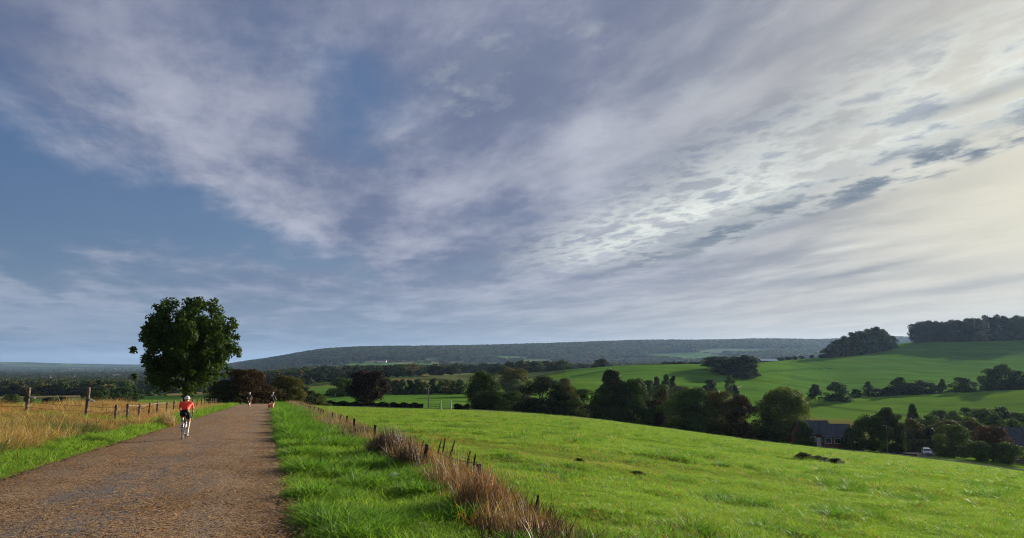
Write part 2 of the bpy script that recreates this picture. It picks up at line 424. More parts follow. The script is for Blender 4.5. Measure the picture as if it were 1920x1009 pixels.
# cheap value noise for relief
_rng = np.random.RandomState(5); _NG = _rng.rand(256, 256)
def vnoise(x, y, sc, seed=0):
    x = x/sc + seed*17.3; y = y/sc + seed*7.7
    i = np.floor(x).astype(int); j = np.floor(y).astype(int); a = x-i; b = y-j; a = a*a*(3-2*a); b = b*b*(3-2*b)
    g = lambda p, q: _NG[p % 256, q % 256]
    return g(i, j)*(1-a)*(1-b) + g(i+1, j)*a*(1-b) + g(i, j+1)*(1-a)*b + g(i+1, j+1)*a*b - 0.5
def near_lim(s):
    return np.interp(s, _sc, [COLS[u][0] for u in _us])
def H(x, y, relief=True):
    x = np.atleast_1d(np.asarray(x, float)); y = np.atleast_1d(np.asarray(y, float))
    r = np.hypot(x, y); az_ = np.arctan2(x, y); amax = math.atan(_SS[-1]); amin = math.atan(_SS[0])
    azc = np.clip(az_, amin, amax); inside = (azc == az_)
    s = np.tan(azc); yy = np.where(inside, y, r*np.cos(azc))
    tz = table_z(s, yy); nz = near_z(x, y)
    lim = near_lim(s); w = sm01((yy-lim*0.55)/(lim*0.4))
    z = nz*(1-w) + tz*w
    l, q = road_lq(x, y)
    if relief:
        on = sm01((l-4.2)/3)+sm01((-l-7)/3)
        amp = np.clip(on, 0, 1)*np.clip(1-r/260, 0, 1)
        z = z + amp*(vnoise(x, y, 1.3, 1)*.09 + vnoise(x*.6, y*1.3, 3.4, 2)*.22 + vnoise(x*.5, y*1.7, 9, 3)*.14)
        far = np.clip((r-260)/400, 0, 1)
        z = z + np.clip((r-240)/120, 0, 1)*np.clip(1-r/1500, 0, 1)*(vnoise(x, y, 14, 14)*.5 + vnoise(x*.7, y*1.4, 30, 15)*.9)
        z = z + np.clip((r-6500)/4000, 0, 1)*(np.maximum(vnoise(x, y, 2600, 16)+.12, 0)*150+vnoise(x, y, 900, 17)*26)
        z = z + far*(vnoise(x, y, 90, 4)*2.0 + vnoise(x, y, 35, 5)*.7)
        rf = np.clip((r-2500)/1500, 0, 1)
        z = z + rf*(vnoise(x, y, 900, 6)*7 + vnoise(x, y, 350, 7)*5)
    return z
def Hs(x, y): return float(H(x, y)[0])
def at(u, y, v=None):
    """world x,y,z of the ground point seen in picture column u at forward distance y"""
    x = (u-960)/F*y*math.cos(PITCH)
    for _ in range(3):
        z = Hs(x, y); x = (u-960)/F*(y*math.cos(PITCH) + (z-EYE)*math.sin(PITCH))
    return x, y, Hs(x, y)
def topz(v, y): return EYE + y*float(slope_of(v))
def proj(x, y, z):
    yc = y*math.cos(PITCH)+(z-EYE)*math.sin(PITCH); zc = -y*math.sin(PITCH)+(z-EYE)*math.cos(PITCH)
    yc = np.where(yc < .1, .1, yc)
    return 960+F*x/yc, 504.5-F*zc/yc

# polar sheet: fine in front, coarse behind, from underfoot to beyond the horizon
azs = np.concatenate([np.linspace(-math.pi, -R(42), 60, endpoint=False), np.linspace(-R(42), R(42), 780, endpoint=False), np.linspace(R(42), math.pi, 60, endpoint=False)])
rs = np.concatenate([np.linspace(.4, 5.8, 10), np.geomspace(6, 420, 300, endpoint=False), np.geomspace(420, 17000, 240)])
AZ, RR = np.meshgrid(azs, rs); TX = RR*np.sin(AZ); TY = RR*np.cos(AZ)
TZ = H(TX.ravel(), TY.ravel()).reshape(TX.shape)
TL, TQ = road_lq(TX, TY)
LANE = []   # lane along the foot of the field, filled below
na, nr = len(azs), len(rs)
ROADQ = 150
under = (TL > -5.25) & (TL < .42) & (TQ < ROADQ) & (TQ > -30)
TZ = TZ - np.where(under, .07, 0)
verts = np.stack([TX.ravel(), TY.ravel(), TZ.ravel()], 1)
verts = np.vstack([verts, [[0, 0, -.07]]])
I, J = np.meshgrid(np.arange(nr-1), np.arange(na), indexing='ij'); J2 = (J+1) % na
quads = np.stack([I*na+J, (I+1)*na+J, (I+1)*na+J2, I*na+J2], -1).reshape(-1, 4)[:, ::-1]
# ---- land use: albedo painted on the ground as fields, woods and strips
X, Y = TX.ravel(), TY.ravel(); U, Vv = proj(X, Y, TZ.ravel()); U = np.where(Y > 1, U, np.where(X > 0, 3000, -1000)); L_, Q_ = TL.ravel(), TQ.ravel(); RD = RR.ravel()
G_FIELD = np.array((.090, .165, .018)); G_LUSH = np.array((.060, .150, .014)); G_DEEP = np.array((.035, .085, .014)); STRAW = np.array((.20, .17, .07))
WOODC = np.array((.018, .028, .012)); SOIL = np.array((.10, .075, .05)); LANEC = np.array((.27, .25, .22)); RUST = np.array((.13, .085, .03))
C = np.tile(G_FIELD, (len(X), 1))
def paint(mask, col, f=1.0):
    m = (np.asarray(mask, float)*f)[:, None]; global C; C = C*(1-m) + np.asarray(col)*m
# jittered field cells
def cells(x, y, sx, sy, ang, seed):
    c, s = math.cos(ang), math.sin(ang); a = (x*c+y*s)/sx; b = (-x*s+y*c)/sy
    b = b + .5*(np.floor(a) % 2) + vnoise(x, y, sx*1.2, seed)*.5; a = a + vnoise(x, y, sy*1.5, seed+1)*.5
    return np.floor(a).astype(int), np.floor(b).astype(int), a-np.floor(a), b-np.floor(b)
ia, ib, fa, fb = cells(X, Y, 190, 120, .5, 11)
hsh = _NG[(ia*7+3) % 256, (ib*13+5) % 256]
pal = np.array([G_FIELD*.8, G_DEEP, G_FIELD*.6, (.075, .10, .03), G_DEEP*.8, G_LUSH*.8, WOODC*1.5, STRAW*.7])
cellc = pal[(hsh*7.99).astype(int)]
farm = sm01((RD-420)/100)
C = C*(1-farm[:, None]) + cellc*farm[:, None]
edge = (np.minimum(np.minimum(fa, 1-fa)*190, np.minimum(fb, 1-fb)*120) < np.where(RD > 1200, 10, 5)).astype(float)
paint(edge*(RD > 460), WOODC*1.3, .85)
ic, id_, fc, fd = cells(X, Y, 700, 420, -.3, 21)
h2 = _NG[(ic*5+1) % 256, (id_*11+9) % 256]
leftv = (U < 470)
paint((RD > 800)*(h2 < np.where(leftv, .42, .35)), WOODC, .9)
# the wooded ridge behind the valley
ridge = (Y > np.interp(X/np.maximum(Y, 1), [-.36, -.2, 0, .2, .45], [3000, 2750, 2700, 2600, 2500])) & (X/np.maximum(Y, 1) > -.37) & (RD < 9000)
paint(ridge, WOODC*.9, 1)
def band(u0, u1, y0, y1, col, f=1.0, tilt=0.0, nz=0.0):
    uc = (u0+u1)/2; yy = Y*(1+tilt*(U-uc)/1000) + (vnoise(X, Y, 25, 33)*nz if nz else 0)
    paint((U > u0)*(U < u1)*(yy > y0)*(yy < y1), col, f)
def patch(u, v, ru, rv, col, f=1.0, ymin=300):
    d = ((U-u)/ru)**2 + ((Vv-v)/rv)**2 + vnoise(X, Y, 60, 35)*.8
    paint((d < 1)*(Y > ymin), col, f)
patch(735, 686.5, 112, 5.5, (.08, .18, .04), 1, 1500)
patch(920, 684, 40, 3.5, (.06, .12, .04), 1, 1500); patch(960, 671, 34, 4, (.10, .17, .05), 1, 2300); patch(1012, 676, 36, 3.6, (.12, .16, .06), 1, 2300)
patch(1285, 667, 80, 6.5, (.09, .17, .05), .9, 2000); patch(1330, 673, 70, 4.5, (.08, .16, .04), .9, 2000); patch(1380, 658, 70, 5, (.12, .17, .08), .9, 2000); patch(1180, 675, 34, 4, (.12, .14, .07), .8, 2300)
patch(1460, 655, 60, 3, (.06, .09, .05), .6, 2500); patch(812, 673, 20, 3.5, (.09, .15, .06), .8, 2300); patch(905, 683, 50, 4, (.08, .15, .05), .9, 1500)
patch(575, 700, 60, 3.5, (.04, .10, .025), .9, 900); patch(650, 697, 50, 3, (.05, .11, .03), .9, 900)
patch(105, 736, 48, 4.0, (.045, .12, .02), 1, 400); patch(20, 736, 40, 2.5, (.09, .10, .04), 1, 400); patch(225, 693, 30, 2.0, (.08, .13, .05), .9, 1500); patch(60, 702, 60, 1.8, (.06, .09, .04), .8, 1500); patch(180, 713, 60, 2, (.05, .09, .03), .8, 900)
# green hill on the right: clean pasture
hill = (Y > 270)*(Y < 950)*(U > 1060)*(Vv > 0)
paint(hill*(Y < np.interp(U, [1060, 1200, 1330, 1450, 1550, 1680, 1800, 1920, 2400], [560, 540, 540, 640, 760, 900, 930, 930, 930])), (.078, .165, .022), 1)
paint(hill*(U > 1480)*(Y > 355), (.068, .150, .024), 1)
paint((U > 1480)*(Y > 235)*(Y < 345), (.095, .180, .024), 1)
paint((U > 1480)*(U < 1700)*(Y > 205)*(Y < 262), (.15, .14, .04), .8)
paint((U > 1500)*(U < 1600)*(Y > 232)*(Y < 252), (.22, .13, .04), .7)
# mid valley strips left of centre
band(580, 1080, 175, 325, (.070, .155, .022), 1)
band(690, 1010, 205, 235, (.085, .16, .02), .8, 0, 14)
band(700, 900, 258, 275, (.09, .17, .022), .7, 0, 12)
band(480, 1080, 345, 440, (.070, .150, .024), 1)
band(600, 1010, 440, 470, (.10, .17, .03), .9); band(560, 900, 520, 545, STRAW*.6, .8); band(480, 700, 560, 590, G_FIELD, .8)
band(820, 905, 380, 430, (.13, .13, .04), .6, 0, 30)
def line(us, vs, wpx, col, f, y0=235, y1=950):
    paint(np.exp(-((Vv-np.interp(U, us, vs))/wpx)**2)*(U > us[0])*(U < us[-1])*(Y > y0)*(Y < y1), col, f)
line([1400, 1480, 1560], [699, 694, 690], 1.2, (.03, .06, .012), .8); line([1390, 1500, 1640, 1780], [716, 714, 712, 716], 1.0, (.05, .09, .016), .5); line([1070, 1110, 1140], [707, 700, 695], 1.6, (.03, .06, .012), .8)
line([1510, 1600, 1700], [756, 768, 779], 1.6, (.03, .05, .012), .8); line([1200, 1330, 1420], [722, 726, 731], 1.5, (.04, .07, .014), .6); line([1620, 1760, 1920], [762, 757, 750], 2.5, (.13, .20, .03), .5)
line([1500, 1600, 1800], [792, 795, 800], 3, (.10, .10, .03), .6)
band(0, 330, 900, 980, (.10, .14, .05), .8, 0, 30); band(100, 460, 1350, 1480, (.12, .15, .06), .7, 0, 40); band(-100, 200, 560, 600, (.07, .12, .03), .8, 0, 20); band(0, 470, 2300, 2600, (.14, .16, .08), .6, 0, 60); band(150, 300, 3300, 3900, (.18, .20, .12), .7, 0, 60)
# near ground
verge_r = (L_ > .2)*(L_ < 3.6)*(RD < 150)
paint(verge_r, G_LUSH*.8, 1)
patchy = sm01(vnoise(X*.5, Y*1.6, 7, 41)*2.2 + .35)
near_field = (L_ > 3.6)*(RD < 170)
paint(near_field*patchy, (.125, .150, .030), .55)
paint(near_field*sm01(vnoise(X, Y, 2.2, 42)*3-.4), (.045, .10, .012), .55)
st = np.sin(2*math.pi*(Y*.95-X*.12+vnoise(X, Y, 11, 88)*3)/np.interp(Y, [10, 60, 150], [2.2, 4.5, 8]))
paint(near_field*np.clip(st, 0, 1)*np.clip((Y-20)/30, 0, 1), (.16, .21, .04), .55); paint(near_field*np.clip(-st, 0, 1)*np.clip((Y-20)/30, 0, 1), (.05, .10, .012), .5)
# worn brownish track crossing the field
tv = np.interp(U, [700, 800, 900, 1080, 1200, 1400, 1700, 1920], [806, 817, 836, 862, 880, 905, 948, 985])
paint(near_field*np.exp(-((Vv-tv)/np.interp(U, [700, 1200, 1920], [4, 6, 10]))**2)*(U > 720), (.13, .115, .03), .55*np.clip(1.1-(U-760)/900, .15, 1)*(.6+vnoise(X, Y, 3, 43)))
paint(near_field*np.exp(-((Vv-772)/9)**2)*(U > 660)*(U < 1000), (.16, .15, .045), .35)
bankm = (L_ < -6.0)*(RD < 60)
paint(bankm, (.055, .042, .018), .9)
paint((L_ < -9)*(L_ > -60)*(RD < 60)*(RD > 20)*(X/np.maximum(Y, 1) < -.52)*sm01((L_+30)/-6), (.05, .12, .015), .6)
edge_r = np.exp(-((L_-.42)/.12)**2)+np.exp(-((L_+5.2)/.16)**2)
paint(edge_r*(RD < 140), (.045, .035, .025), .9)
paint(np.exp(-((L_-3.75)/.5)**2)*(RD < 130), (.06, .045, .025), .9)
me = mesh_np('ground', verts, quads, None, True)
ca = me.color_attributes.new('landuse', 'FLOAT_COLOR', 'POINT')
cc = np.ones((len(verts), 4), np.float32); cc[:-1, :3] = np.clip(C, .004, 1); cc[-1, :3] = G_LUSH; ca.data.foreach_set('color', cc.ravel())
m, out = newmat('land')
an = V.nt.nodes.new('ShaderNodeVertexColor'); an.layer_name = 'landuse'
pos = geo('Position'); spx = V.nt.nodes.new('ShaderNodeSeparateXYZ'); V.nt.links.new(pos, spx.inputs[0])
wx, wy = V(spx.outputs[0]), V(spx.outputs[1])
n1 = noise(pos, 2.2, 5, .65); n2 = noise(xyz(wx*.35, wy*1.1), .5, 4, .6); n3 = noise(pos, .035, 5, .65); n4 = noise(pos, 11, 3, .6)
dist_ = V.m('SQRT', wx*wx + wy*wy)
nearf = 1.0 - sstep(dist_, 90, 400)
kk = 0.62 + (n1*0.42 + n2*0.36)*nearf + (1.0-nearf)*(n3*.5 + noise(pos, .006, 5, .65)*.3) + (n4-.5)*.25*nearf
kk = kk + (1.0-nearf)*(noise(xyz(wx*.012, wy*.05 + wx*.02), 1.0, 5, .7)-.5)*1.3
kk = kk + (1.0-nearf)*(noise(pos, .25, 4, .7)-.5)*.5
c = mixc(1.0, an.outputs[0], xyz(kk, kk, kk), 'MULTIPLY')
c = mixc(clamp01((1.0-nearf)*sstep(noise(xyz(wx*.6, wy), .02, 4, .6), .5, .7)*.5), c, mixc(1.0, c, (1.7, 1.2, 1.0), 'MULTIPLY'))
c = mixc(clamp01(sstep(n2, .55, .75)*nearf*.45), c, mixc(1.0, c, (1.55, 1.05, .9), 'MULTIPLY'))
h = noise(xyz(wx*.8, wy), 3.0, 6, .7)*.6 + noise(xyz(wx*.35, wy), .7, 4, .6)*1.2
V.nt.links.new(pbsdf(c, .95, .0, 0, bump(h, .16, 1.0)), out.inputs[0])
me.materials.append(m)
tag(link('ground', me), kind='structure')

# ------------------------------------------------------------------ road: ribbon with a crown, patched brown chippings
qs = np.concatenate([np.linspace(-6, 40, 260), np.linspace(40.4, ROADQ, 200)]); ls = np.linspace(-5.35, .5, 44)
LL, QQ = np.meshgrid(ls, qs)
edge_w = .10
wob = lambda q, k: vnoise(q, q*0+k, .7, 3)*.22 + vnoise(q, q*0+k, 3.0, 4)*.22
lft = -5.05 + wob(qs, 3.3); rgt = .30 + wob(qs, 9.1)*.9
t = (ls+5.35)/5.85; LL = lft[:, None]*(1-t) + rgt[:, None]*t
XX, YY = lq_xy(LL, QQ)
ZZ = H(XX.ravel(), YY.ravel(), False).reshape(XX.shape)
c01 = (t-.5)*2
ZZ = ZZ + .012 + .05*(1-c01**2)[None, :] + vnoise(LL, QQ, .5, 8)*.008 + vnoise(LL, QQ*.2, 1.1, 9)*.02
ZZ[:, 0] -= .09; ZZ[:, -1] -= .09
nl = len(ls); nq = len(qs)
I, J = np.meshgrid(np.arange(nq-1), np.arange(nl-1), indexing='ij')
rq = np.stack([I*nl+J, I*nl+J+1, (I+1)*nl+J+1, (I+1)*nl+J], -1).reshape(-1, 4)
m, out = newmat('worn_road'); pos = geo('Position')
sp = V.nt.nodes.new('ShaderNodeSeparateXYZ'); V.nt.links.new(pos, sp.inputs[0]); wx, wy = V(sp.outputs[0]), V(sp.outputs[1])
rl = wx*CA - wy*SA_; rq_ = wx*SA_ + wy*CA
str_ = xyz(rl, rq_*.16)
g1 = noise(pos, 45, 4, .7); g2 = noise(pos, 18, 5, .75); g3 = noise(str_, 1.5, 5, .6, .3); g4 = noise(pos, .55, 4, .6); g5 = noise(pos, 4.2, 5, .7)
vor = V.nt.nodes.new('ShaderNodeTexVoronoi'); V.nt.links.new(pos, vor.inputs['Vector']); vor.inputs['Scale'].default_value = 38
chip = V(vor.outputs['Distance'])
base_c = mixc(sstep(g2, .38, .64), (.055, .033, .018), (.320, .196, .105))
base_c = mixc(sstep(g1, .52, .70), base_c, (.42, .29, .17))
base_c = mixc(clamp01(sstep(g5, .50, .70)*.5), base_c, (.17, .10, .055))
tr1 = V.m('EXPONENT', -((rl+.75)*(rl+.75))*5.0) + V.m('EXPONENT', -((rl+2.35)*(rl+2.35))*5.0) + V.m('EXPONENT', -((rl+4.0)*(rl+4.0))*4.0)
base_c = mixc(clamp01(tr1*sstep(g4*.5+g3*.5, .35, .6)*.45), base_c, (.20, .155, .115))
base_c = mixc(clamp01(sstep(noise(xyz(rl, rq_*.08), .9, 4, .6), .5, .68)*.55), base_c, mixc(1.0, base_c, (1.35, 1.22, 1.05), 'MULTIPLY'))
# grey polished wheel lines and a dark damp strip to the right of the middle
grey = clamp01(sstep(g3, .48, .66)*.8)
base_c = mixc(grey*.5, base_c, mixc(g1, (.075, .068, .062), (.16, .145, .13)))
dl = rl + 2.2 + (g4-.5)*2.2
wet = V.m('EXPONENT', -(dl*dl)*1.6)*sstep(g5*.6+g3*.4, .42, .58)*(1.0-sstep(rq_, 14, 40))
base_c = mixc(clamp01(wet*.8), base_c, (.085, .085, .095))
edgeR = V.m('EXPONENT', -((rl-.35)*(rl-.35))*5.0)
base_c = mixc(clamp01(edgeR*sstep(g5, .35, .6)*.9), base_c, (.055, .045, .035))
edgeL = V.m('EXPONENT', -((rl+5.0)*(rl+5.0))*7.0)
base_c = mixc(clamp01(edgeL*sstep(g5, .35, .6)*.6), base_c, (.10, .06, .03))
hh = g2*.5 + g1*.35 + (1.0-chip)*.3 + g5*.8
V.nt.links.new(pbsdf(base_c, clamp01(.88 - wet*.25), .06, 0, bump(hh, .035, 1.0)), out.inputs[0])
me = mesh_np('road', np.stack([XX.ravel(), YY.ravel(), ZZ.ravel()], 1), rq, m, True)
tag(link('road', me), kind='structure')

# ------------------------------------------------------------------ lane along the lower edge of the field, and its branch by the house
def ribbon(name, pts, width, mat, lift=.25, kind='structure', crown=0.0):
    P_ = []
    for (u, y) in pts: P_.append(Vector(at(u, y)))
    fine = []
    for a, b in zip(P_[:-1], P_[1:]):
        n = max(2, int((b-a).length/3))
        for i in range(n): fine.append(a.lerp(b, i/n))
    fine.append(P_[-1]); pts3 = [Vector((p.x, p.y, 0)) for p in fine]
    for _ in range(6): pts3 = [pts3[0]] + [(pts3[i-1]+pts3[i]*2+pts3[i+1])/4 for i in range(1, len(pts3)-1)] + [pts3[-1]]
    vs = []; fs = []
    for i, p in enumerate(pts3):
        d = (pts3[min(i+1, len(pts3)-1)]-pts3[max(0, i-1)]).normalized(); n = Vector((d.y, -d.x, 0))
        zc = max(Hs(*(p+n*k*width/2).xy) for k in (-1, 0, 1)) + lift
        for k in (-1, -.9, 0, .9, 1):
            q = p + n*(k*width/2); vs.append((q.x, q.y, zc - (0.9 if abs(k) == 1 else 0) + crown*(1-k*k)))
    for i in range(len(pts3)-1):
        for k in range(4): fs.append((i*5+k, i*5+k+1, (i+1)*5+k+1, (i+1)*5+k))
    me = bpy.data.meshes.new(name); me.from_pydata(vs, [], fs); me.update(); me.materials.append(mat)
    return tag(link(name, me), kind=kind)
LANEM = simple('pale_lane', (.085, .08, .068), .95, .0, var=.15, scale=.6)
ribbon('lane', [(1560, 153), (1680, 152), (1800, 147.5), (1920, 142.5), (2100, 138)], 2.1, LANEM, lift=.06)
ribbon('lane', [(560, 156), (640, 158), (740, 159), (840, 158), (960, 157), (1080, 156), (1200, 156), (1330, 156), (1450, 156), (1558, 153.5)], 2.4, LANEM, lift=-.02)
ribbon('side_road', [(1690, 156), (1715, 166), (1728, 178), (1738, 195), (1744, 215)], 6.5, simple('grey_tarmac', (.12, .115, .115), .95, .0, scale=.8), lift=.3)
ribbon('farm_track', [(1322, 300), (1340, 322), (1356, 345), (1372, 372), (1385, 395)], 3.6, simple('sandy_track', (.19, .17, .11), .95, .0, scale=.5), lift=.08)

# ------------------------------------------------------------------ scatter helper (geometry nodes, for uncountable stuff only)
LIB = {}
def lib_collection(name, objs):
    c = bpy.data.collections.new(name)
    for o in objs: c.objects.link(o)
    return c
def scatter(name, pts, rot, scl, idx, coll, label=None, parent=None):
    n = len(pts); me = bpy.data.meshes.new(name); me.vertices.add(n); me.vertices.foreach_set('co', np.asarray(pts, np.float32).ravel())
    for nm, ty, key, arr in (('rot', 'FLOAT_VECTOR', 'vector', rot), ('scl', 'FLOAT_VECTOR', 'vector', scl), ('idx', 'INT', 'value', idx)):
        a = me.attributes.new(nm, ty, 'POINT'); a.data.foreach_set(key, np.asarray(arr, np.int32 if ty == 'INT' else np.float32).ravel())
    o = link(name, me, parent); tag(o, label, kind='stuff')
    ng = bpy.data.node_groups.new(name+'_scatter', 'GeometryNodeTree')
    ng.interface.new_socket('Geometry', in_out='INPUT', socket_type='NodeSocketGeometry')
    ng.interface.new_socket('Geometry', in_out='OUTPUT', socket_type='NodeSocketGeometry')
    N = ng.nodes.new; gi = N('NodeGroupInput'); go = N('NodeGroupOutput')
    ci = N('GeometryNodeCollectionInfo'); ci.inputs['Collection'].default_value = coll
    ci.inputs['Separate Children'].default_value = True; ci.inputs['Reset Children'].default_value = True
    ip = N('GeometryNodeInstanceOnPoints'); ip.inputs['Pick Instance'].default_value = True
    def attr(nm, ty):
        a = N('GeometryNodeInputNamedAttribute'); a.data_type = ty; a.inputs['Name'].default_value = nm; return a.outputs['Attribute']
    L = ng.links.new
    mp = N('GeometryNodeMeshToPoints'); L(gi.outputs[0], mp.inputs['Mesh'])
    L(mp.outputs[0], ip.inputs['Points']); L(ci.outputs[0], ip.inputs['Instance'])
    L(attr('idx', 'INT'), ip.inputs['Instance Index']); L(attr('rot', 'FLOAT_VECTOR'), ip.inputs['Rotation']); L(attr('scl', 'FLOAT_VECTOR'), ip.inputs['Scale'])
    L(ip.outputs[0], go.inputs[0])
    md = o.modifiers.new('scatter', 'NODES'); md.node_group = ng
    return o
def blades(seed, n, spread, h0, h1, w, lean, segs=2, curl=.5, flat=False):
    """a tuft: n tapering bent blades"""
    r = np.random.RandomState(seed); vs = []; fs = []
    for _ in range(n):
        a = r.rand()*6.283; rad = spread*math.sqrt(r.rand()); x, y = rad*math.cos(a), rad*math.sin(a)
        hh = h0+(h1-h0)*r.rand(); th = r.rand()*6.283; le = lean*(.3+r.rand()); d = np.array((math.cos(th), math.sin(th)))
        side = np.array((-d[1], d[0])); tw = r.rand()*3.14; side = np.array((math.cos(tw), math.sin(tw)))
        b = len(vs)
        for k in range(segs+1):
            t = k/segs; off = le*hh*(t**(1+curl)); ww = w*(1-t*.8)*.5*(.7+.6*r.rand()); z = hh*t*(1-.25*le*t)
            c = np.array((x, y)) + d*off
            if k < segs:
                vs.append((c[0]-side[0]*ww, c[1]-side[1]*ww, z)); vs.append((c[0]+side[0]*ww, c[1]+side[1]*ww, z))
            else: vs.append((c[0], c[1], z))
        for k in range(segs-1): fs += [(b+2*k, b+2*k+1, b+2*k+3), (b+2*k, b+2*k+3, b+2*k+2)]
        e = b+2*(segs-1); fs.append((e, e+1, e+2))
    return np.array(vs), np.array(fs)
def libobj(name, v, f, mat):
    return bpy.data.objects.new(name, mesh_np(name, v, f, mat))
def lib(name, specs):
    """specs: list of (mat, kwargs for blades); names kept in order"""
    obs = []
    for i, (mat, kw) in enumerate(specs):
        v, f = blades(seed=100+i*7+len(name), **kw); obs.append(libobj('%s_source_%02d' % (name, i), v, f, mat))
    return lib_collection(name+'_source', obs)
rng = np.random.RandomState(77)
def rots(n, tilt=.15):
    return np.stack([rng.randn(n)*tilt, rng.randn(n)*tilt, rng.rand(n)*6.283], 1)
def scls(base, lo=.7, hi=1.3):
    k = base*(lo+(hi-lo)*rng.rand(len(base))); return np.stack([k*1.25, k*1.25, k*(.7+.35*rng.rand(len(base)))], 1)

turf = lib('turf', [(GRASS_A, dict(n=26, spread=.16, h0=.05, h1=.15, w=.010, lean=.9)), (GRASS_B, dict(n=26, spread=.16, h0=.05, h1=.17, w=.010, lean=1.0)),
                    (GRASS_A, dict(n=22, spread=.14, h0=.04, h1=.12, w=.011, lean=1.3)), (GRASS_Y, dict(n=18, spread=.14, h0=.05, h1=.14, w=.008, lean=.8)),
                    (GRASS_B, dict(n=16, spread=.10, h0=.08, h1=.22, w=.013, lean=1.1, segs=3)),
                    (DRY_R, dict(n=16, spread=.14, h0=.05, h1=.14, w=.008, lean=.7)), (DRY_G, dict(n=9, spread=.12, h0=.12, h1=.28, w=.005, lean=.4, segs=3))])
# --- verge to the right of the road
def lq_pts(n, l0, l1, q0, q1, pw=1.0):
    l = l0+(l1-l0)*rng.rand(n); q = q0*(q1/q0)**(rng.rand(n)**pw); x, y = lq_xy(l, q); return l, q, x, y
def keep(x, y, *arr, smax=.80):
    k = (y > 3.5)*(np.abs(x)/np.maximum(y, .1) < smax); return [a[k] for a in (x, y)+arr]
n = 90000; l, q, x, y = lq_pts(n, .34, 3.9, 5.0, 135)
l = l + (vnoise(q, q*0+9.1, .7, 3)*.10)
x, y = lq_xy(l, q); x, y, l, q = keep(x, y, l, q)
clump = vnoise(x, y, .8, 51)+vnoise(x, y, .3, 52)*.6
sc = np.clip((np.hypot(x, y)/13)**.5, .7, 2.2)*(1+clump*.9); sc = sc*np.where(l < .6, .55, 1.0)
idx = np.where(rng.rand(len(x)) < .025, 3, np.where(clump > .28, 4, rng.randint(0, 3, len(x)))); idx = np.where((idx == 3)*(q < 25)*(l < 2.5), 1, idx)
scatter('verge_grass', np.stack([x, y, H(x, y)-.01], 1), rots(len(x)), scls(sc), idx, turf, 'lush green grass on the verge between road and old fence')
# --- verge and bank on the left
n = 60000; l, q, x, y = lq_pts(n, -7.8, -5.05, 9, 130); kk_ = (l > -7.0-vnoise(q, q*0, 2.2, 90)*1.2-np.where(q < 26, (26-q)*.05, 0)+np.clip((q-26)/16, 0, 1)*1.0); l, q, x, y = l[kk_], q[kk_], x[kk_], y[kk_]; x, y, l, q = keep(x, y, l, q)
clump = vnoise(x, y, .8, 53)
sc = np.clip((np.hypot(x, y)/13)**.5, .7, 2.2)*(1+clump*.8)*np.where(l > -5.35, .5, 1.0)
idx = np.where(rng.rand(len(x)) < .05, 3, rng.randint(0, 3, len(x)))
scatter('roadside_grass', np.stack([x, y, H(x, y)-.01], 1), rots(len(x)), scls(sc), idx, turf, 'bright green grass strip along the left edge of the road')
n = 26000; s = u_to_s(-60)+(u_to_s(330)-u_to_s(-60))*rng.rand(n); y = 22*(52/22)**rng.rand(n); x = s*y; l, q = road_lq(x, y); k = (l < -8)*(vnoise(x, y, 6, 57)-.012*(q-34) > -.12)*(s < -.50); x, y = x[k], y[k]
scatter('meadow_grass', np.stack([x, y, H(x, y)-.01], 1), rots(len(x)), scls(np.full(len(x), 2.1)), rng.randint(0, 3, len(x)), turf, 'green meadow grass on the brow behind the dry grass')
# --- pasture on the right
n = 300000; s = u_to_s(520)+(u_to_s(2060)-u_to_s(520))*rng.rand(n)**.9; y = 6.5*(150/6.5)**(rng.rand(n)**.92); x = s*y; l, q = road_lq(x, y)
k = (l > 4.1)*(y < 140); x, y, l = x[k], y[k], l[k]
cl = vnoise(x, y*1.5, 1.7, 54)+vnoise(x, y, .5, 55)*.7; dist = np.hypot(x, y)
sc = np.clip((dist/13)**.38, .6, 1.9)*np.clip(1+cl*1.1, .4, 1.8)*(1+.28*np.sin(2*math.pi*(y*.95-x*.12+vnoise(x, y, 11, 88)*3)/np.interp(y, [10, 60, 150], [2.2, 4.5, 8]))*np.clip((y-14)/20, 0, 1))*(.44+.26*(vnoise(x*.4, y*1.6, 6, 56)+.5))
pp = rng.rand(len(x)); yel = (vnoise(x*.5, y*1.6, 7, 41) > .16)*.25+.03
uu, vv_ = proj(x, y, H(x, y)); trk = np.exp(-((vv_-np.interp(uu, [700, 800, 900, 1080, 1200, 1400, 1700, 1920], [806, 817, 836, 862, 880, 905, 948, 985]))/np.interp(uu, [700, 1200, 1920], [5, 8, 12]))**2)*(uu > 730)*(uu < 1250)
sc = sc*(1-.35*trk); q3 = rng.rand(len(x)); rusty = (q3 < trk*.28+.008+.03*(vnoise(x, y, 9, 81) > .22))
idx = np.where(rusty, 5, np.where(q3 > .985, 6, -1)); idx = np.where(idx >= 0, idx, np.where(pp < yel, 3, np.where(cl > .45, 4, rng.randint(0, 3, len(x)))))
scatter('pasture_grass', np.stack([x, y, H(x, y)-.015], 1), rots(len(x), .2), scls(sc), idx, turf, 'short tufted pasture grass sloping down to the lane')

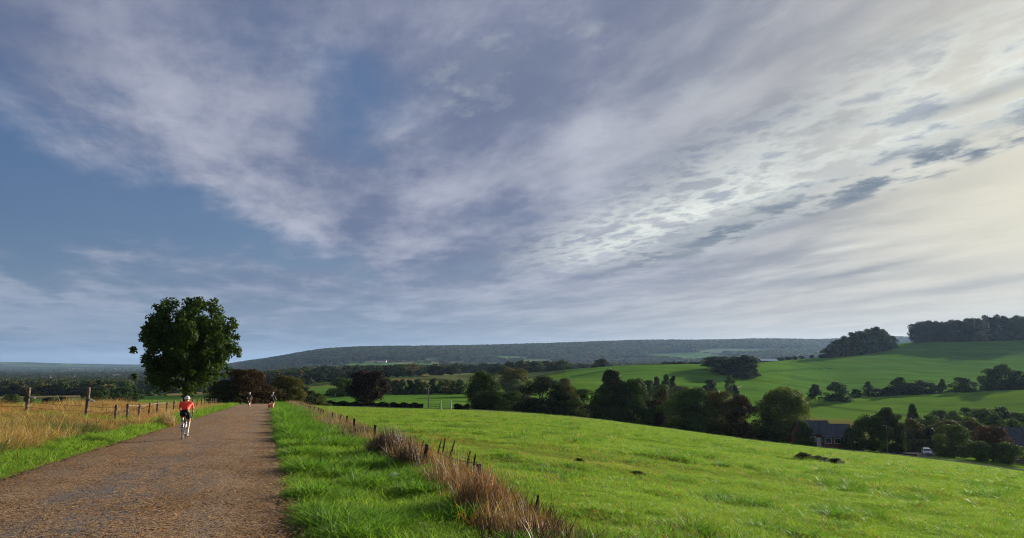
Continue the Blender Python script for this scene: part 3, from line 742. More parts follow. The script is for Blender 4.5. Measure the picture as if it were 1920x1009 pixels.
# --- tall dry grass on the left bank
dry = lib('dry', [(DRY_G, dict(n=20, spread=.22, h0=.35, h1=.75, w=.018, lean=.9, segs=3)), (DRY_G, dict(n=14, spread=.25, h0=.3, h1=.85, w=.020, lean=1.3, segs=3)),
                  (DRY_R, dict(n=22, spread=.22, h0=.3, h1=.65, w=.011, lean=.6, segs=3)), (DRY_O, dict(n=20, spread=.25, h0=.25, h1=.6, w=.022, lean=1.2, segs=3)),
                  (DRY_O, dict(n=20, spread=.22, h0=.2, h1=.5, w=.014, lean=1.2, segs=3)), (DEAD, dict(n=14, spread=.2, h0=.25, h1=.6, w=.012, lean=1.3, segs=3))])
n = 66000; s = u_to_s(-90)+(u_to_s(470)-u_to_s(-90))*rng.rand(n); y = 13*(115/13)**(rng.rand(n)**.9); x = s*y; l, q = road_lq(x, y)
edgel = -6.75 + np.clip((q-26)/16, 0, 1)*1.0 + vnoise(q, q*0, 2.5, 58)*1.1 - np.where(q < 22, (22-q)*.10, 0)
z1 = vnoise(x, y, 3.2, 59)+vnoise(x, y, 1.1, 60)*.5
meadow = (x/y < -.53)*(y > 22)*(l < -10.5)*(vnoise(x, y, 6, 57) > -.2)
brow = (y > 44)
k = (l < edgel)*(~(meadow & (rng.rand(len(x)) < .72)) | (brow & (rng.rand(len(x)) < .5)))*(y < 118)*((l > -16)|(y < 53)); x, y, l, q, z1 = x[k], y[k], l[k], q[k], z1[k]
olive = .30+.22*(q < 25)+.25*(l > -9.0)*(q < 34)+z1*1.3 - .3*(y > 36)
pr = rng.rand(len(x)); red = vnoise(x, y, 5, 61)+.10+.12*(y > 36)
idx = np.where(pr < olive, rng.randint(3, 5, len(x)), np.where(red > .10, np.where(rng.rand(len(x)) < .6, 2, 0), np.where(rng.rand(len(x)) < .12, 5, rng.randint(0, 2, len(x)))))
hs = (.72+.85*(z1+.4)*.8)*np.clip((y/26)**.25, .8, 1.3)*np.clip((edgel[k]-l)/.8+.45, .45, 1)
r_ = rots(len(x), .22); r_[:, 1] += .22
hs = hs*np.where((y > 34), .80, 1)*np.where((l > -9.2)*(q > 40), .66, 1)*(.8+.35*rng.rand(len(x)))
lodged = (y < 27)*(x/y < -.36); hs = hs*np.where(lodged, .98, 1); r_[:, 1] += lodged*.35; r_[:, 0] += lodged*rng.randn(len(x))*.35
mead = (y > 22)*(x/y < -.52)*(y < 43); hs = hs*np.where(mead, .85, 1)
scatter('dry_bank_grass', np.stack([x, y, H(x, y)-.03], 1), r_, scls(hs), idx, dry, 'tall wind-bent golden and rust dry grass on the left bank')

# --- chips, straw and fallen leaves lying on the road
def flakes(seed, n, r0, s0):
    r = np.random.RandomState(seed); c = np.stack([r.randn(n)*r0, r.randn(n)*r0, .006+.012*r.rand(n)], 1); a = r.rand(n)*6.28; s = s0*(.5+r.rand(n)); e = r.randn(n)*.4
    d1 = np.stack([np.cos(a)*s, np.sin(a)*s, e*s*.5], 1); d2 = np.stack([-np.sin(a)*s*.5, np.cos(a)*s*.5, -e*s*.2], 1)
    return np.stack([c-d1, c-d2, c+d1, c+d2], 1).reshape(-1, 3), np.arange(4*n).reshape(-1, 4)
LIT = [libobj('flake_source_%02d' % i, *flakes(40+i, 14, .16, .016), m_) for i, m_ in enumerate((DRY_G, DRY_R, DEAD, DEAD))]
flk = lib_collection('flake_source', LIT)
n = 15000; l, q, x, y = lq_pts(n, -5.1, .35, 5.5, 60); x, y, l, q = keep(x, y, l, q); k = rng.rand(len(x)) < .30+.9*np.exp(-((l+5.0)/.5)**2)+.9*np.exp(-((l-.3)/.5)**2)+.4*(vnoise(x, y, 1.5, 84) > .1)
x, y, l = x[k], y[k], l[k]; cc_ = ((l+5.05)/5.4-.5)*2
scatter('road_litter', np.stack([x, y, H(x, y, False)+.012+.05*(1-cc_**2)+.004], 1), rots(len(x), .0), scls(np.full(len(x), 1.0)), rng.randint(0, 4, len(x)), flk, 'loose chips, straw and fallen leaves scattered on the road')

# --- withered band along the right-hand fence
wither = lib('wither', [(DEAD, dict(n=14, spread=.12, h0=.35, h1=.85, w=.010, lean=.25, segs=3)), (DEAD, dict(n=16, spread=.16, h0=.2, h1=.6, w=.014, lean=.8, segs=3)),
                        (DRY_R, dict(n=14, spread=.14, h0=.3, h1=.75, w=.012, lean=.3, segs=3)), (DRY_G, dict(n=16, spread=.16, h0=.25, h1=.7, w=.010, lean=.6, segs=3)),
                        (DRY_O, dict(n=20, spread=.18, h0=.15, h1=.5, w=.014, lean=1.0, segs=3)), (DEADD, dict(n=20, spread=.14, h0=.4, h1=.8, w=.022, lean=.35, segs=3)),
                        (DRY_G, dict(n=5, spread=.06, h0=.8, h1=1.2, w=.008, lean=.22, segs=3))])
n = 34000; l, q, x, y = lq_pts(n, 2.5, 5.1, 5.6, 135, .72); ctr = np.interp(q, [5, 12, 25], [3.15, 3.45, 3.7])+vnoise(q, q*0, 3, 62)*.5; wid = np.interp(q, [5, 12, 30], [.34, .38, .48])+vnoise(q, q*0+4, 4, 63)*.3+.0045*q
k = rng.rand(len(l)) < np.exp(-((l-ctr)/wid)**2); x, y, l, q = x[k], y[k], l[k], q[k]
gap = vnoise(q, l, .9, 66)+vnoise(q, l, 2.3, 67)*.8 > -.42; x, y, l, q = x[gap], y[gap], l[gap], q[gap]; z1 = vnoise(q, l, 1.2, 64)+vnoise(q, l, 3.1, 65)
hq = np.interp(q, [5, 8, 11, 13, 16, 19, 22, 27, 35, 60, 100, 130], [.50, .62, .70, .70, .9, 1.0, .9, .8, .8, .9, 1.0, 1.1])
pr = rng.rand(len(x)); idx = rng.choice([0, 1, 2, 3, 4], len(x), p=[.33, .26, .07, .16, .18])
idx = np.where((z1 > .45)*(pr < .4), 2, idx); idx = np.where((z1 < -.1)*(pr > .75), 5, idx); idx = np.where((z1 < -.35)*(pr < .5), 4, idx); idx = np.where(pr > .985, 6, idx); idx = np.where((q > 36)*(pr < .5), 0, idx)
scatter('withered_weeds', np.stack([x, y, H(x, y)-.03], 1), rots(len(x), .27), scls(hq*(1+z1*.3)), idx, wither, 'brown withered weeds and straw tangled along the right-hand fence')

# ------------------------------------------------------------------ trees
def crown_mesh(seed, kind, nl, ls, mat):
    """unit crown: x,y within +-.5, z 0..1; leaf-sized faces on many clumps inside an uneven envelope"""
    r = np.random.RandomState(seed)
    def env(th, z):                                  # envelope radius for direction and height
        if kind == 'round':  b = math.sqrt(max(0, 1-((z-.56)/.46)**2))
        elif kind == 'oval': b = math.sqrt(max(0, 1-((z-.54)/.48)**2))*(.82+.18*(1-z))
        elif kind == 'bush': b = math.sqrt(max(0, 1-(max(0, z-.15)/.85)**2.2))
        elif kind == 'cone': b = max(0, 1-(z-.06)/.95)**.8 if z > .06 else .7
        elif kind == 'column': b = min(1, (1.02-z)*5)**.5*(.9 if z > .1 else .8)
        elif kind == 'spread': b = math.sqrt(max(0, 1-((z-.62)/.40)**2))
        else: b = 1
        return b
    ph = r.rand(6)*6.283
    nc = {'cone': 70, 'column': 70, 'bush': 80}.get(kind, 80); cs = []; rr = []
    tries = 0
    while len(cs) < nc and tries < 4000:
        tries += 1
        z = (r.rand()**(1.25 if kind == 'bush' else 1.0))*.97+.02; th = r.rand()*6.283; b = env(th, z)
        if b < .12: continue
        lob = 1+.13*math.sin(2*th+ph[0]+3*z)+.10*math.sin(3*th+ph[1]-5*z)+.08*math.sin(5*th+ph[2]+8*z)
        rad = b*.42*lob*(r.rand()**.38)*(1.16 if r.rand() < .14 else 1)
        cs.append((rad*math.cos(th), rad*math.sin(th), z*.93)); rr.append((.075+.075*r.rand())*(1.0 if kind in ('round', 'oval', 'spread') else .85))
    cs = np.array(cs); rr = np.array(rr); w = rr**2; w /= w.sum()
    ci = r.choice(len(cs), nl, p=w)
    d = r.randn(nl, 3); d[:, 2] = d[:, 2]*.9+.25; d /= np.linalg.norm(d, axis=1)[:, None]
    pos_ = cs[ci]+d*(rr[ci]*(.55+.55*r.rand(nl)**.6))[:, None]*np.array((1.15, 1.15, .85))
    pos_[:, 2] = np.clip(pos_[:, 2], .012, None)
    nrm = d+r.randn(nl, 3)*.55; nrm /= np.linalg.norm(nrm, axis=1)[:, None]
    a = np.cross(nrm, r.randn(nl, 3)); a /= np.linalg.norm(a, axis=1)[:, None]; b = np.cross(nrm, a)
    sz = (ls*(.6+.8*r.rand(nl)))[:, None]
    q = np.stack([pos_-a*sz, pos_-b*sz*.6, pos_+a*sz, pos_+b*sz*.6], 1).reshape(-1, 3)
    return mesh_np('crown_'+kind, q, np.arange(nl*4).reshape(-1, 4), mat)
def trunk_mesh(seed, hgt=.55, rad=.022, limbs=6, low=.25):
    r = random.Random(seed); mb = MB()
    pts = [(0, 0, -.04)]; x = y = 0
    for k in range(1, 7):
        x += r.uniform(-.012, .012); y += r.uniform(-.012, .012); pts.append((x, y, hgt*k/6))
    mb.tube(pts, [rad*(1.35, 1.0, .9, .8, .65, .5, .3)[k] for k in range(7)], 8)
    for i in range(limbs):
        z0 = low + (hgt-low)*(i+.3)/limbs; a = i*2.4+r.random(); L_ = r.uniform(.22, .34)
        p = Vector((0, 0, z0)); d = Vector((math.cos(a)*.8, math.sin(a)*.8, .8)).normalized()
        q = p+d*L_*.5; t_ = q+(d+Vector((0, 0, .3)))*L_*.45
        mb.tube([p, q, t_], [rad*.5, rad*.35, rad*.1], 6)
        for sgn in (-1, 1):
            d2 = (d+Vector((-d.y, d.x, .2))*sgn*.7).normalized(); mb.tube([q, q+d2*L_*.45], [rad*.25, rad*.06], 5)
    me = bpy.data.meshes.new('trunk'); me.from_pydata(mb.v, [], mb.f); me.update(); me.materials.append(BARK)
    me.polygons.foreach_set('use_smooth', [True]*len(me.polygons)); return me
CR = {}
def crown_lib(kind, var, lod):
    key = (kind, var, lod)
    if key not in CR:
        nl, ls = {'hi': (22000, .0150), 'mid': (9000, .023), 'lo': (3000, .040)}[lod]
        CR[key] = crown_mesh(hash_((kind, var)), kind, nl, ls, LEAF['green'])
    return CR[key]
def hash_(k): return sum(ord(c)*(i+3) for i, c in enumerate(str(k))) % 9973
TR = [trunk_mesh(i) for i in range(3)]
_tc = [0]
def tree(u, w, vtop, y, kind, mat, label, group=None, cat='tree', name='tree', lod='mid', base_off=0.0, trunk=True, var=None, vbase=None, hmax=None, sq=1.0):
    """w = crown width in picture pixels, vtop = row of its top: real width and height follow from where it stands"""
    x, yy, z = at(u, y); h = (topz(vtop, y)-z)*(1.06 if kind == 'cone' else 1.02)
    if hmax: h = min(h, hmax)
    wm = w/F*y*1.08
    i = _tc[0]; _tc[0] += 1
    var = i % 3 if var is None else var
    t_ = thing(name, label, cat, (x, y, z-.05+base_off), random.Random(i*13+5).uniform(0, 6.28), group)
    t_.scale = (wm*1.0, wm*1.0*sq, h)
    me = crown_lib(kind, var, lod)
    c = bpy.data.objects.new('crown', me); COL.objects.link(c); c.parent = t_
    c.material_slots[0].link = 'OBJECT'; c.material_slots[0].material = LEAF[mat]
    if trunk:
        k = bpy.data.objects.new('trunk', TR[i % 3]); COL.objects.link(k); k.parent = t_
        k.scale = (h/wm*1.0, h/wm*1.0, 1) if h < wm*2 else (1.6, 1.6, 1)
    return t_

# ---- the big roadside tree, with leaves of its own
def hero():
    x, y, z = at(346, 86); h = topz(551, 86)-z; w = 11.9
    t_ = thing('roadside_tree', 'big round leafy tree standing alone left of the road', 'tree', (x, y, z), 0.4)
    r = np.random.RandomState(12); cs = []; rr = []
    while len(cs) < 230:
        v = r.randn(3); v /= np.linalg.norm(v); k = r.rand()**.42
        p = np.array((v[0]*w*.44*k, v[1]*w*.42*k, h*.55+v[2]*h*.41*k))
        zz_ = (p[2]/h)
        if zz_ < .10: continue
        lim = np.interp(zz_, [.10, .2, .3, .5, .7, .9, 1], [.45, .75, .95, 1, .90, .62, .35])
        if math.hypot(p[0], p[1]) > w*.46*lim: continue
        cs.append(p); rr.append(.42+.62*r.rand())
    for a, zz_, q in ((0.1, .50, .50), (.3, .46, .5), (3.3, .44, .41), (3.0, .60, .42), (2.9, .72, .42), (.2, .62, .48), (1.5, .9, .2), (3.4, .86, .3), (0.0, .34, .42), (.5, .28, .36)):
        cs.append(np.array((math.cos(a-.4)*w*q*.95, math.sin(a-.4)*w*q*.95, h*zz_))); rr.append(.4)
    for _ in range(26):
        a = r.rand()*6.283 - 1.0*0; zz_ = .16+.8*r.rand(); lim = np.interp(zz_, [.10, .2, .3, .5, .7, .9, 1], [.45, .75, .95, 1, .90, .62, .35]); k = w*.5*lim*(.94+.10*r.rand())
        cs.append(np.array((math.cos(a)*k, math.sin(a)*k, h*zz_))); rr.append(.22+.28*r.rand())
    cs = np.array(cs); rr = np.array(rr); nl = 40000; ci = r.choice(len(cs), nl, p=rr**2/(rr**2).sum())
    d = r.randn(nl, 3); d[:, 2] += .25; d /= np.linalg.norm(d, axis=1)[:, None]
    P_ = cs[ci]+d*(rr[ci]*(.35+.75*r.rand(nl)))[:, None]
    nrm = d*.6+r.randn(nl, 3)*.6+np.array((0, 0, .5)); nrm /= np.linalg.norm(nrm, axis=1)[:, None]
    a = np.cross(nrm, r.randn(nl, 3)); a /= np.linalg.norm(a, axis=1)[:, None]; b = np.cross(nrm, a); s_ = (.12+.11*r.rand(nl))[:, None]
    q = np.stack([P_-a*s_, P_-b*s_*.65, P_+a*s_, P_+b*s_*.65], 1).reshape(-1, 3)
    link('crown', mesh_np('crown', q, np.arange(nl*4).reshape(-1, 4), LEAF['green']), t_)
    mb = MB(); mb.tube([(0, 0, -.3), (.03, 0, .6), (0, .05, 1.8), (.1, 0, 3.4), (.05, .1, 5.5), (0, 0, 8.0), (.1, 0, 9.8)], [.34, .27, .24, .21, .16, .10, .04], 12)
    t2 = random.Random(4)
    for i in range(12):
        z0 = 2.0+i*.55; a_ = i*2.4; d_ = Vector((math.cos(a_), math.sin(a_), .55+.05*i)).normalized(); L_ = 4.6-.2*i
        p = Vector((0, 0, z0)); q1 = p+d_*L_*.5; q2 = q1+(d_+Vector((0, 0, .35)))*L_*.42
        mb.tube([p, q1, q2], [.11-.004*i, .07, .02], 7)
        for sg in (-1, 1):
            for f_ in (.35, .7):
                b0 = p.lerp(q1, f_+.2); d2 = (d_+Vector((-d_.y, d_.x, .3))*sg*.8).normalized(); mb.tube([b0, b0+d2*L_*.35], [.04, .012], 5)
    mb.build('trunk', BARK, t_, True)
hero()

# ---- individually placed trees and bushes: (u, width px, row of top, distance, form, leaf colour, detail, label)
T = [
 (450, 108, 690, 128, 'bush', 'rust', 'hi', 'broad dark russet bush-like tree behind the end of the left fence'),
 (420, 50, 712, 124, 'bush', 'dark', 'mid', 'low dark bush touching the foot of the big roadside tree'),
 (492, 36, 728, 140, 'bush', 'dark', 'mid', 'small dark bush where the road drops out of sight'),
 (535, 62, 702, 141, 'bush', 'olive', 'hi', 'dark olive tree right of the road end with a pointed top'),
 (566, 44, 724, 146, 'bush', 'dark', 'mid', 'low dark olive bush at the near end of the right fence'),
 (592, 40, 737, 158, 'bush', 'mid', 'mid', 'small grey-green bush beside the lane right of the olive tree'),
 (687, 66, 694, 172, 'round', 'purple', 'hi', 'dark purple-leaved round tree beside the lane left of centre'),
 (640, 48, 708, 330, 'bush', 'green', 'mid', 'round green bush left of the purple tree in the field behind'),
 (668, 30, 716, 320, 'bush', 'dark', 'mid', 'dark bush tucked behind the left side of the purple tree'),
 (905, 50, 698, 172, 'oval', 'green', 'hi', 'tall dark green tree with bare low stems right of the white gateposts'),
 (893, 26, 712, 176, 'oval', 'mid', 'mid', 'slender stemmed tree leaning against the tall dark green tree'),
 (928, 34, 726, 178, 'bush', 'mid', 'mid', 'low leafy bush at the right foot of the tall dark green tree'),
 (962, 50, 690, 300, 'round', 'olive', 'mid', 'round olive tree standing in the valley left of the large dark trees'),
 (966, 46, 711, 262, 'bush', 'pale', 'mid', 'pale silvery bush below the round olive tree'),
 (955, 60, 735, 190, 'bush', 'green', 'mid', 'low green thicket in front of the pale silvery bush'),
 (985, 44, 733, 196, 'bush', 'olive', 'mid', 'sunlit olive thicket left of the first large dark tree'),
 (1018, 84, 706, 184, 'bush', 'dark', 'hi', 'large blackish tree mass right of the sunlit olive thicket'),
 (1058, 46, 711, 186, 'bush', 'olive', 'hi', 'tree with yellowing crown on the right side of the blackish mass'),
 (1092, 56, 728, 190, 'bush', 'green', 'mid', 'rounded green bush between the two tallest dark tree groups'),
 (1080, 34, 745, 180, 'bush', 'mid', 'mid', 'smaller mid green bush under the rounded green bush'),
 (1148, 66, 694, 178, 'cone', 'dark', 'hi', 'tallest dark conifer-shaped tree beside the lane in the middle'),
 (1188, 66, 708, 180, 'bush', 'green', 'hi', 'broad dark green tree joined to the right of the tallest conifer'),
 (1135, 44, 722, 176, 'bush', 'green', 'mid', 'dark lower tree on the left flank of the tallest conifer'),
 (1242, 44, 730, 190, 'bush', 'olive', 'mid', 'olive bush with reddish patches between the big dark masses'),
 (1225, 36, 745, 184, 'bush', 'rust', 'mid', 'brownish shrub at the foot of the olive bush with reddish patches'),
 (1266, 36, 738, 186, 'bush', 'mid', 'mid', 'mid green shrub against the left side of the wide beech mass'),
 (1300, 84, 729, 174, 'bush', 'green', 'hi', 'wide dark green tree forming the left half of the beech mass'),
 (1346, 80, 731, 176, 'bush', 'olive', 'hi', 'broad olive-dark tree in the middle of the beech mass'),
 (1390, 62, 741, 174, 'bush', 'rust', 'hi', 'russet-topped tree on the right end of the beech mass'),
 (1472, 78, 728, 172, 'oval', 'mid', 'hi', 'leafy dark green tree standing clear left of the brick houses'),
 (1486, 44, 730, 200, 'round', 'olive', 'mid', 'yellowing round tree behind the leafy tree by the brick houses'),
 (1440, 24, 770, 170, 'bush', 'mid', 'mid', 'thin green sapling on the left of the leafy tree by the houses'),
 (1508, 26, 790, 160, 'bush', 'green', 'mid', 'low green bush covering the left corner of the brick house'),
 (1600, 34, 801, 156, 'bush', 'green', 'mid', 'round clipped bush against the right side of the gabled house'),
 (1635, 54, 780, 160, 'round', 'green', 'hi', 'dark round tree right of the gabled house'),
 (1670, 38, 765, 162, 'column', 'dark', 'hi', 'tall dark column-shaped tree behind the street lamp'),
 (1690, 18, 790, 163, 'column', 'mid', 'mid', 'narrow ivy-green column on the right edge of the dark column tree'),
 (1712, 44, 785, 186, 'bush', 'olive', 'mid', 'olive bush with orange tint right of the column tree'),
 (1735, 56, 800, 190, 'bush', 'dark', 'mid', 'dark shady bush overhanging the grey side road'),
 (1714, 26, 757, 232, 'cone', 'green', 'mid', 'young fir tree on the slope right of the column tree'),
 (1745, 54, 778, 208, 'bush', 'mid', 'mid', 'rounded green bush above the grey side road'),
 (1775, 60, 789, 196, 'bush', 'olive', 'hi', 'sunlit olive bush mass above the parked car'),
 (1790, 58, 794, 172, 'bush', 'mid', 'hi', 'large dark green rounded bush right of the car'),
 (1818, 50, 782, 205, 'bush', 'mid', 'mid', 'mid green bush behind the large rounded bush right of the car'),
 (1840, 34, 828, 158, 'round', 'mid', 'mid', 'small green roadside tree in front of the red-topped tree'),
 (1862, 46, 797, 168, 'round', 'rust', 'hi', 'tree with red-brown top left of the slate-roofed building'),
 (1890, 36, 830, 158, 'round', 'mid', 'mid', 'small roadside tree in front of the slate-roofed building'),
 (1868, 40, 778, 215, 'bush', 'green', 'mid', 'hazy green bush behind the red-topped tree'),
 (1846, 60, 765, 236, 'bush', 'mid', 'mid', 'hazy broad bush high on the slope left of the slate roof'),
 (1880, 50, 763, 242, 'bush', 'dark', 'mid', 'dark hazy bush on the slope above the slate roof'),
 (1818, 40, 765, 244, 'bush', 'green', 'mid', 'dark hazy bush at the left end of the slope thicket'),
 (1912, 40, 772, 238, 'bush', 'mid', 'mid', 'hazy bush at the right frame edge above the slate roof'),
 (1905, 36, 785, 214, 'bush', 'mid', 'mid', 'lighter bush just above the slate roof ridge'),
 (1830, 36, 790, 200, 'bush', 'olive', 'mid', 'small olive bush left of the red-topped tree'),
 (1765, 44, 768, 232, 'bush', 'green', 'mid', 'green bush on the slope right of the young fir'),
 (1790, 40, 770, 228, 'bush', 'mid', 'mid', 'mid green bush in the row right of the young fir'),
 # hill pasture bushes
 (1250, 24, 702, 300, 'cone', 'green', 'mid', 'taller pointed conifer of the small group on the near hill foot'),
 (1232, 22, 706, 302, 'cone', 'dark', 'mid', 'left-hand dark conifer of the small group on the near hill foot'),
 (1262, 20, 704, 304, 'cone', 'dark', 'mid', 'right-hand dark conifer of the small group on the near hill foot'),
 (1215, 44, 714, 280, 'bush', 'green', 'mid', 'dark bush left below the conifer group'),
 (1275, 46, 722, 270, 'bush', 'mid', 'mid', 'light green bush right below the conifer group'),
 (1290, 36, 726, 266, 'bush', 'olive', 'mid', 'olive bush next to the light green one below the conifers'),
 (1240, 60, 722, 262, 'bush', 'green', 'mid', 'wide green thicket under the conifer group'),
 (1332, 26, 711, 330, 'bush', 'dark', 'mid', 'small dark bush left of the sandy farm track'),
 (1370, 18, 704, 350, 'bush', 'green', 'mid', 'small round bush at the upper bend of the farm track'),
 (1380, 14, 722, 300, 'bush', 'dark', 'lo', 'tiny dark bush right of the farm track'),
 (1345, 50, 668, 470, 'round', 'dark', 'mid', 'leftmost tree of the dark clump on the near hill'),
 (1378, 46, 670, 462, 'round', 'green', 'mid', 'middle tree of the dark clump on the near hill'),
 (1398, 46, 667, 455, 'round', 'dark', 'mid', 'rightmost and widest tree of the dark clump on the near hill'),
 (1362, 40, 682, 450, 'bush', 'dark', 'mid', 'low tree filling the front left of the dark hill clump'),
 (1388, 40, 688, 440, 'bush', 'dark', 'mid', 'low tree at the front foot of the dark hill clump'),
 (1410, 26, 684, 452, 'bush', 'dark', 'mid', 'low bush under the right end of the dark hill clump'),
 (1529, 30, 720, 330, 'cone', 'green', 'mid', 'smaller pointed dark bush left of the round one on the hill'),
 (1569, 42, 716, 322, 'bush', 'green', 'mid', 'round dark bush with pointed top standing alone on the hill'),
 (1629, 18, 716, 352, 'bush', 'dark', 'mid', 'small round bush at the left end of the hill hedge'),
 (1605, 22, 729, 340, 'bush', 'green', 'lo', 'low scrub left of the hill hedge'),
 (1645, 30, 728, 344, 'bush', 'dark', 'lo', 'low dark scrub joined to the left end of the hill hedge'),
 (1686, 34, 708, 352, 'bush', 'green', 'mid', 'tallest tree of the hill hedge'),
 (1705, 40, 717, 350, 'bush', 'dark', 'mid', 'dark bush right of the tallest tree of the hill hedge'),
 (1728, 34, 713, 352, 'bush', 'dark', 'mid', 'rounded dark bush in the middle of the hill hedge'),
 (1748, 30, 718, 350, 'bush', 'green', 'mid', 'green bush right of the middle of the hill hedge'),
 (1768, 18, 710, 352, 'cone', 'mid', 'mid', 'narrow light tree at the right end of the hill hedge'),
 (1665, 30, 726, 346, 'bush', 'dark', 'lo', 'low dark bush filling the left half of the hill hedge'),
 (1805, 44, 708, 350, 'bush', 'green', 'mid', 'broad dark bush standing alone right of the hill hedge'),
 (1862, 44, 690, 356, 'bush', 'green', 'mid', 'tall rounded dark tree left in the group at the right frame edge'),
 (1884, 50, 683, 360, 'bush', 'green', 'mid', 'tallest tree of the group at the right frame edge'),
 (1908, 36, 696, 354, 'bush', 'mid', 'mid', 'lighter tree at the right frame edge on the hill'),
 (1935, 40, 700, 352, 'bush', 'dark', 'mid', 'dark tree partly cut by the right frame edge on the hill'),
 (1128, 20, 673, 545, 'round', 'dark', 'mid', 'lone round tree on the skyline of the near hill'),
 (1114, 12, 684, 545, 'bush', 'dark', 'lo', 'small bush left of the lone skyline tree'),
 # valley trees left of centre
 (819, 30, 685, 640, 'bush', 'dark', 'mid', 'wide dark tree group left in the valley treeline'),
 (845, 20, 687, 636, 'round', 'dark', 'mid', 'rounder dark tree right beside the wide dark valley trees'),
 (787, 16, 693, 620, 'round', 'dark', 'lo', 'dark tree left end of the short valley row'),
 (717, 9, 696, 560, 'round', 'dark', 'lo', 'first small round field tree right of the purple tree'),
 (728, 9, 695, 562, 'round', 'dark', 'lo', 'second small round field tree right of the purple tree'),
 (744, 11, 695, 566, 'round', 'dark', 'lo', 'third small round field tree right of the purple tree'),
 (757, 11, 695, 568, 'round', 'green', 'lo', 'fourth small round field tree right of the purple tree'),
 (769, 12, 694, 570, 'round', 'dark', 'lo', 'fifth small round field tree right of the purple tree'),
 (901, 14, 693, 560, 'round', 'dark', 'lo', 'small dark tree above the tall dark green tree'),
 (925, 26, 686, 600, 'round', 'dark', 'mid', 'dark tree behind the tall dark green tree in the valley'),
 (942, 24, 686, 600, 'round', 'green', 'mid', 'green tree beside the dark one behind the round olive tree'),
 (988, 20, 690, 600, 'round', 'dark', 'mid', 'dark skyline tree left of the hill foot'),
 (1006, 22, 687, 600, 'round', 'dark', 'mid', 'rounded dark valley tree above the blackish mass'),
 (1038, 22, 685, 590, 'round', 'dark', 'mid', 'left tree of the pair above the yellowing crown'),
 (1055, 22, 684, 585, 'round', 'green', 'mid', 'larger tree of the pair above the yellowing crown'),
 (1068, 14, 688, 580, 'round', 'dark', 'lo', 'small tree just right of the pair above the yellowing crown'),
 (655, 16, 695, 600, 'round', 'dark', 'lo', 'small dark tree left behind the purple tree top'),
 (673, 16, 690, 640, 'round', 'dark', 'lo', 'dark tree behind the top of the purple tree'),
 (600, 26, 698, 560, 'bush', 'dark', 'lo', 'dark bush clump in the field right of the road end'),
 (622, 22, 701, 540, 'bush', 'dark', 'lo', 'dark low trees right of the clump beyond the road end'),
 (575, 20, 703, 520, 'bush', 'dark', 'lo', 'small dark field tree above the low olive bush'),
 (505, 20, 704, 500, 'bush', 'dark', 'lo', 'small dark field tree between the two roadside bushes'),
]
for (u, w, vt, y, k, mt, lod, lab) in T:
    nm = 'conifer' if k == 'cone' else ('bush' if k == 'bush' and 'tree' not in lab else 'tree')
    tree(u, w*(1.3 if 150 < y < 215 and u > 700 else 1.15), vt, y, k, mt, lab, cat='bush' if nm == 'bush' else 'tree', name=nm, lod=lod)
ORD = ['first', 'second', 'third', 'fourth', 'fifth', 'sixth', 'seventh', 'eighth', 'ninth', 'tenth', 'eleventh', 'twelfth', 'thirteenth', 'fourteenth', 'fifteenth', 'sixteenth', 'seventeenth', 'eighteenth', 'nineteenth', 'twentieth',
       'twenty-first', 'twenty-second', 'twenty-third', 'twenty-fourth']
rr_ = random.Random(31)
# wood on the skyline of the right hill, two clumps
cl = [(1549, 24, 655), (1560, 28, 646), (1572, 28, 636), (1586, 28, 630), (1600, 30, 624), (1614, 30, 620), (1628, 32, 617), (1642, 34, 614), (1654, 30, 616), (1663, 24, 622), (1676, 14, 630)]
for i, (u, w, vt) in enumerate(cl):
    yy = np.interp(u, [1545, 1610, 1680], [655, 715, 770])
    tree(u, w*1.1, vt, yy, 'bush', rr_.choice(['dark', 'green', 'dark', 'olive']), '%s tree from the left in the sloping wood on the hill skyline' % ORD[i], 'trees of the left hilltop wood', lod='mid')
for i in range(22):
    u = 1718+i*12; vt = np.interp(u, [1710, 1740, 1780, 1820, 1870, 1920, 1980], [604, 604, 603, 597, 592, 594, 594])+rr_.uniform(-2.5, 3)
    tree(u, rr_.uniform(27, 36), vt, rr_.uniform(800, 835), rr_.choice(['round', 'bush', 'bush']) if i > 1 else 'round', rr_.choice(['dark', 'dark', 'olive', 'green']), '%s tree from the left in the long wood on the right hill crest' % ORD[i], 'trees of the right hilltop wood', lod='mid')
# the hedgerow of the valley left of centre
us = [716, 728, 741, 754, 768, 783, 797, 812, 826, 838, 850, 862]
for i, u in enumerate(us):
    tree(u, rr_.uniform(18, 26), rr_.uniform(708, 716), 322+rr_.uniform(-6, 6), 'bush', rr_.choice(['dark', 'olive', 'green', 'rust']), '%s bush from the left in the dark hedgerow right of the purple tree' % ORD[i], 'bushes of the valley hedgerow', cat='bush', name='bush', lod='mid')
# low bits along the near hill skyline
for i, (u, w, vt) in enumerate([(1152, 10, 687), (1172, 8, 687), (1186, 9, 686), (1247, 14, 679), (1262, 14, 679), (1276, 12, 679), (1297, 12, 679), (1308, 12, 680)]):
    tree(u, w*1.4, vt-1, 555, 'bush', 'dark', '%s small bush from the left along the near hill skyline' % ORD[i], 'bushes on the near hill skyline', cat='bush', name='bush', lod='lo')
for i, (u, w, vt) in enumerate([(1462, 12, 670), (1478, 12, 669), (1491, 9, 668), (1503, 9, 667), (1522, 7, 666), (1540, 7, 664)]):
    tree(u, w*1.2, vt, 660, 'round', 'dark', '%s tiny tree from the left right of the white barn' % ORD[i], 'tiny trees right of the white barn', lod='lo')
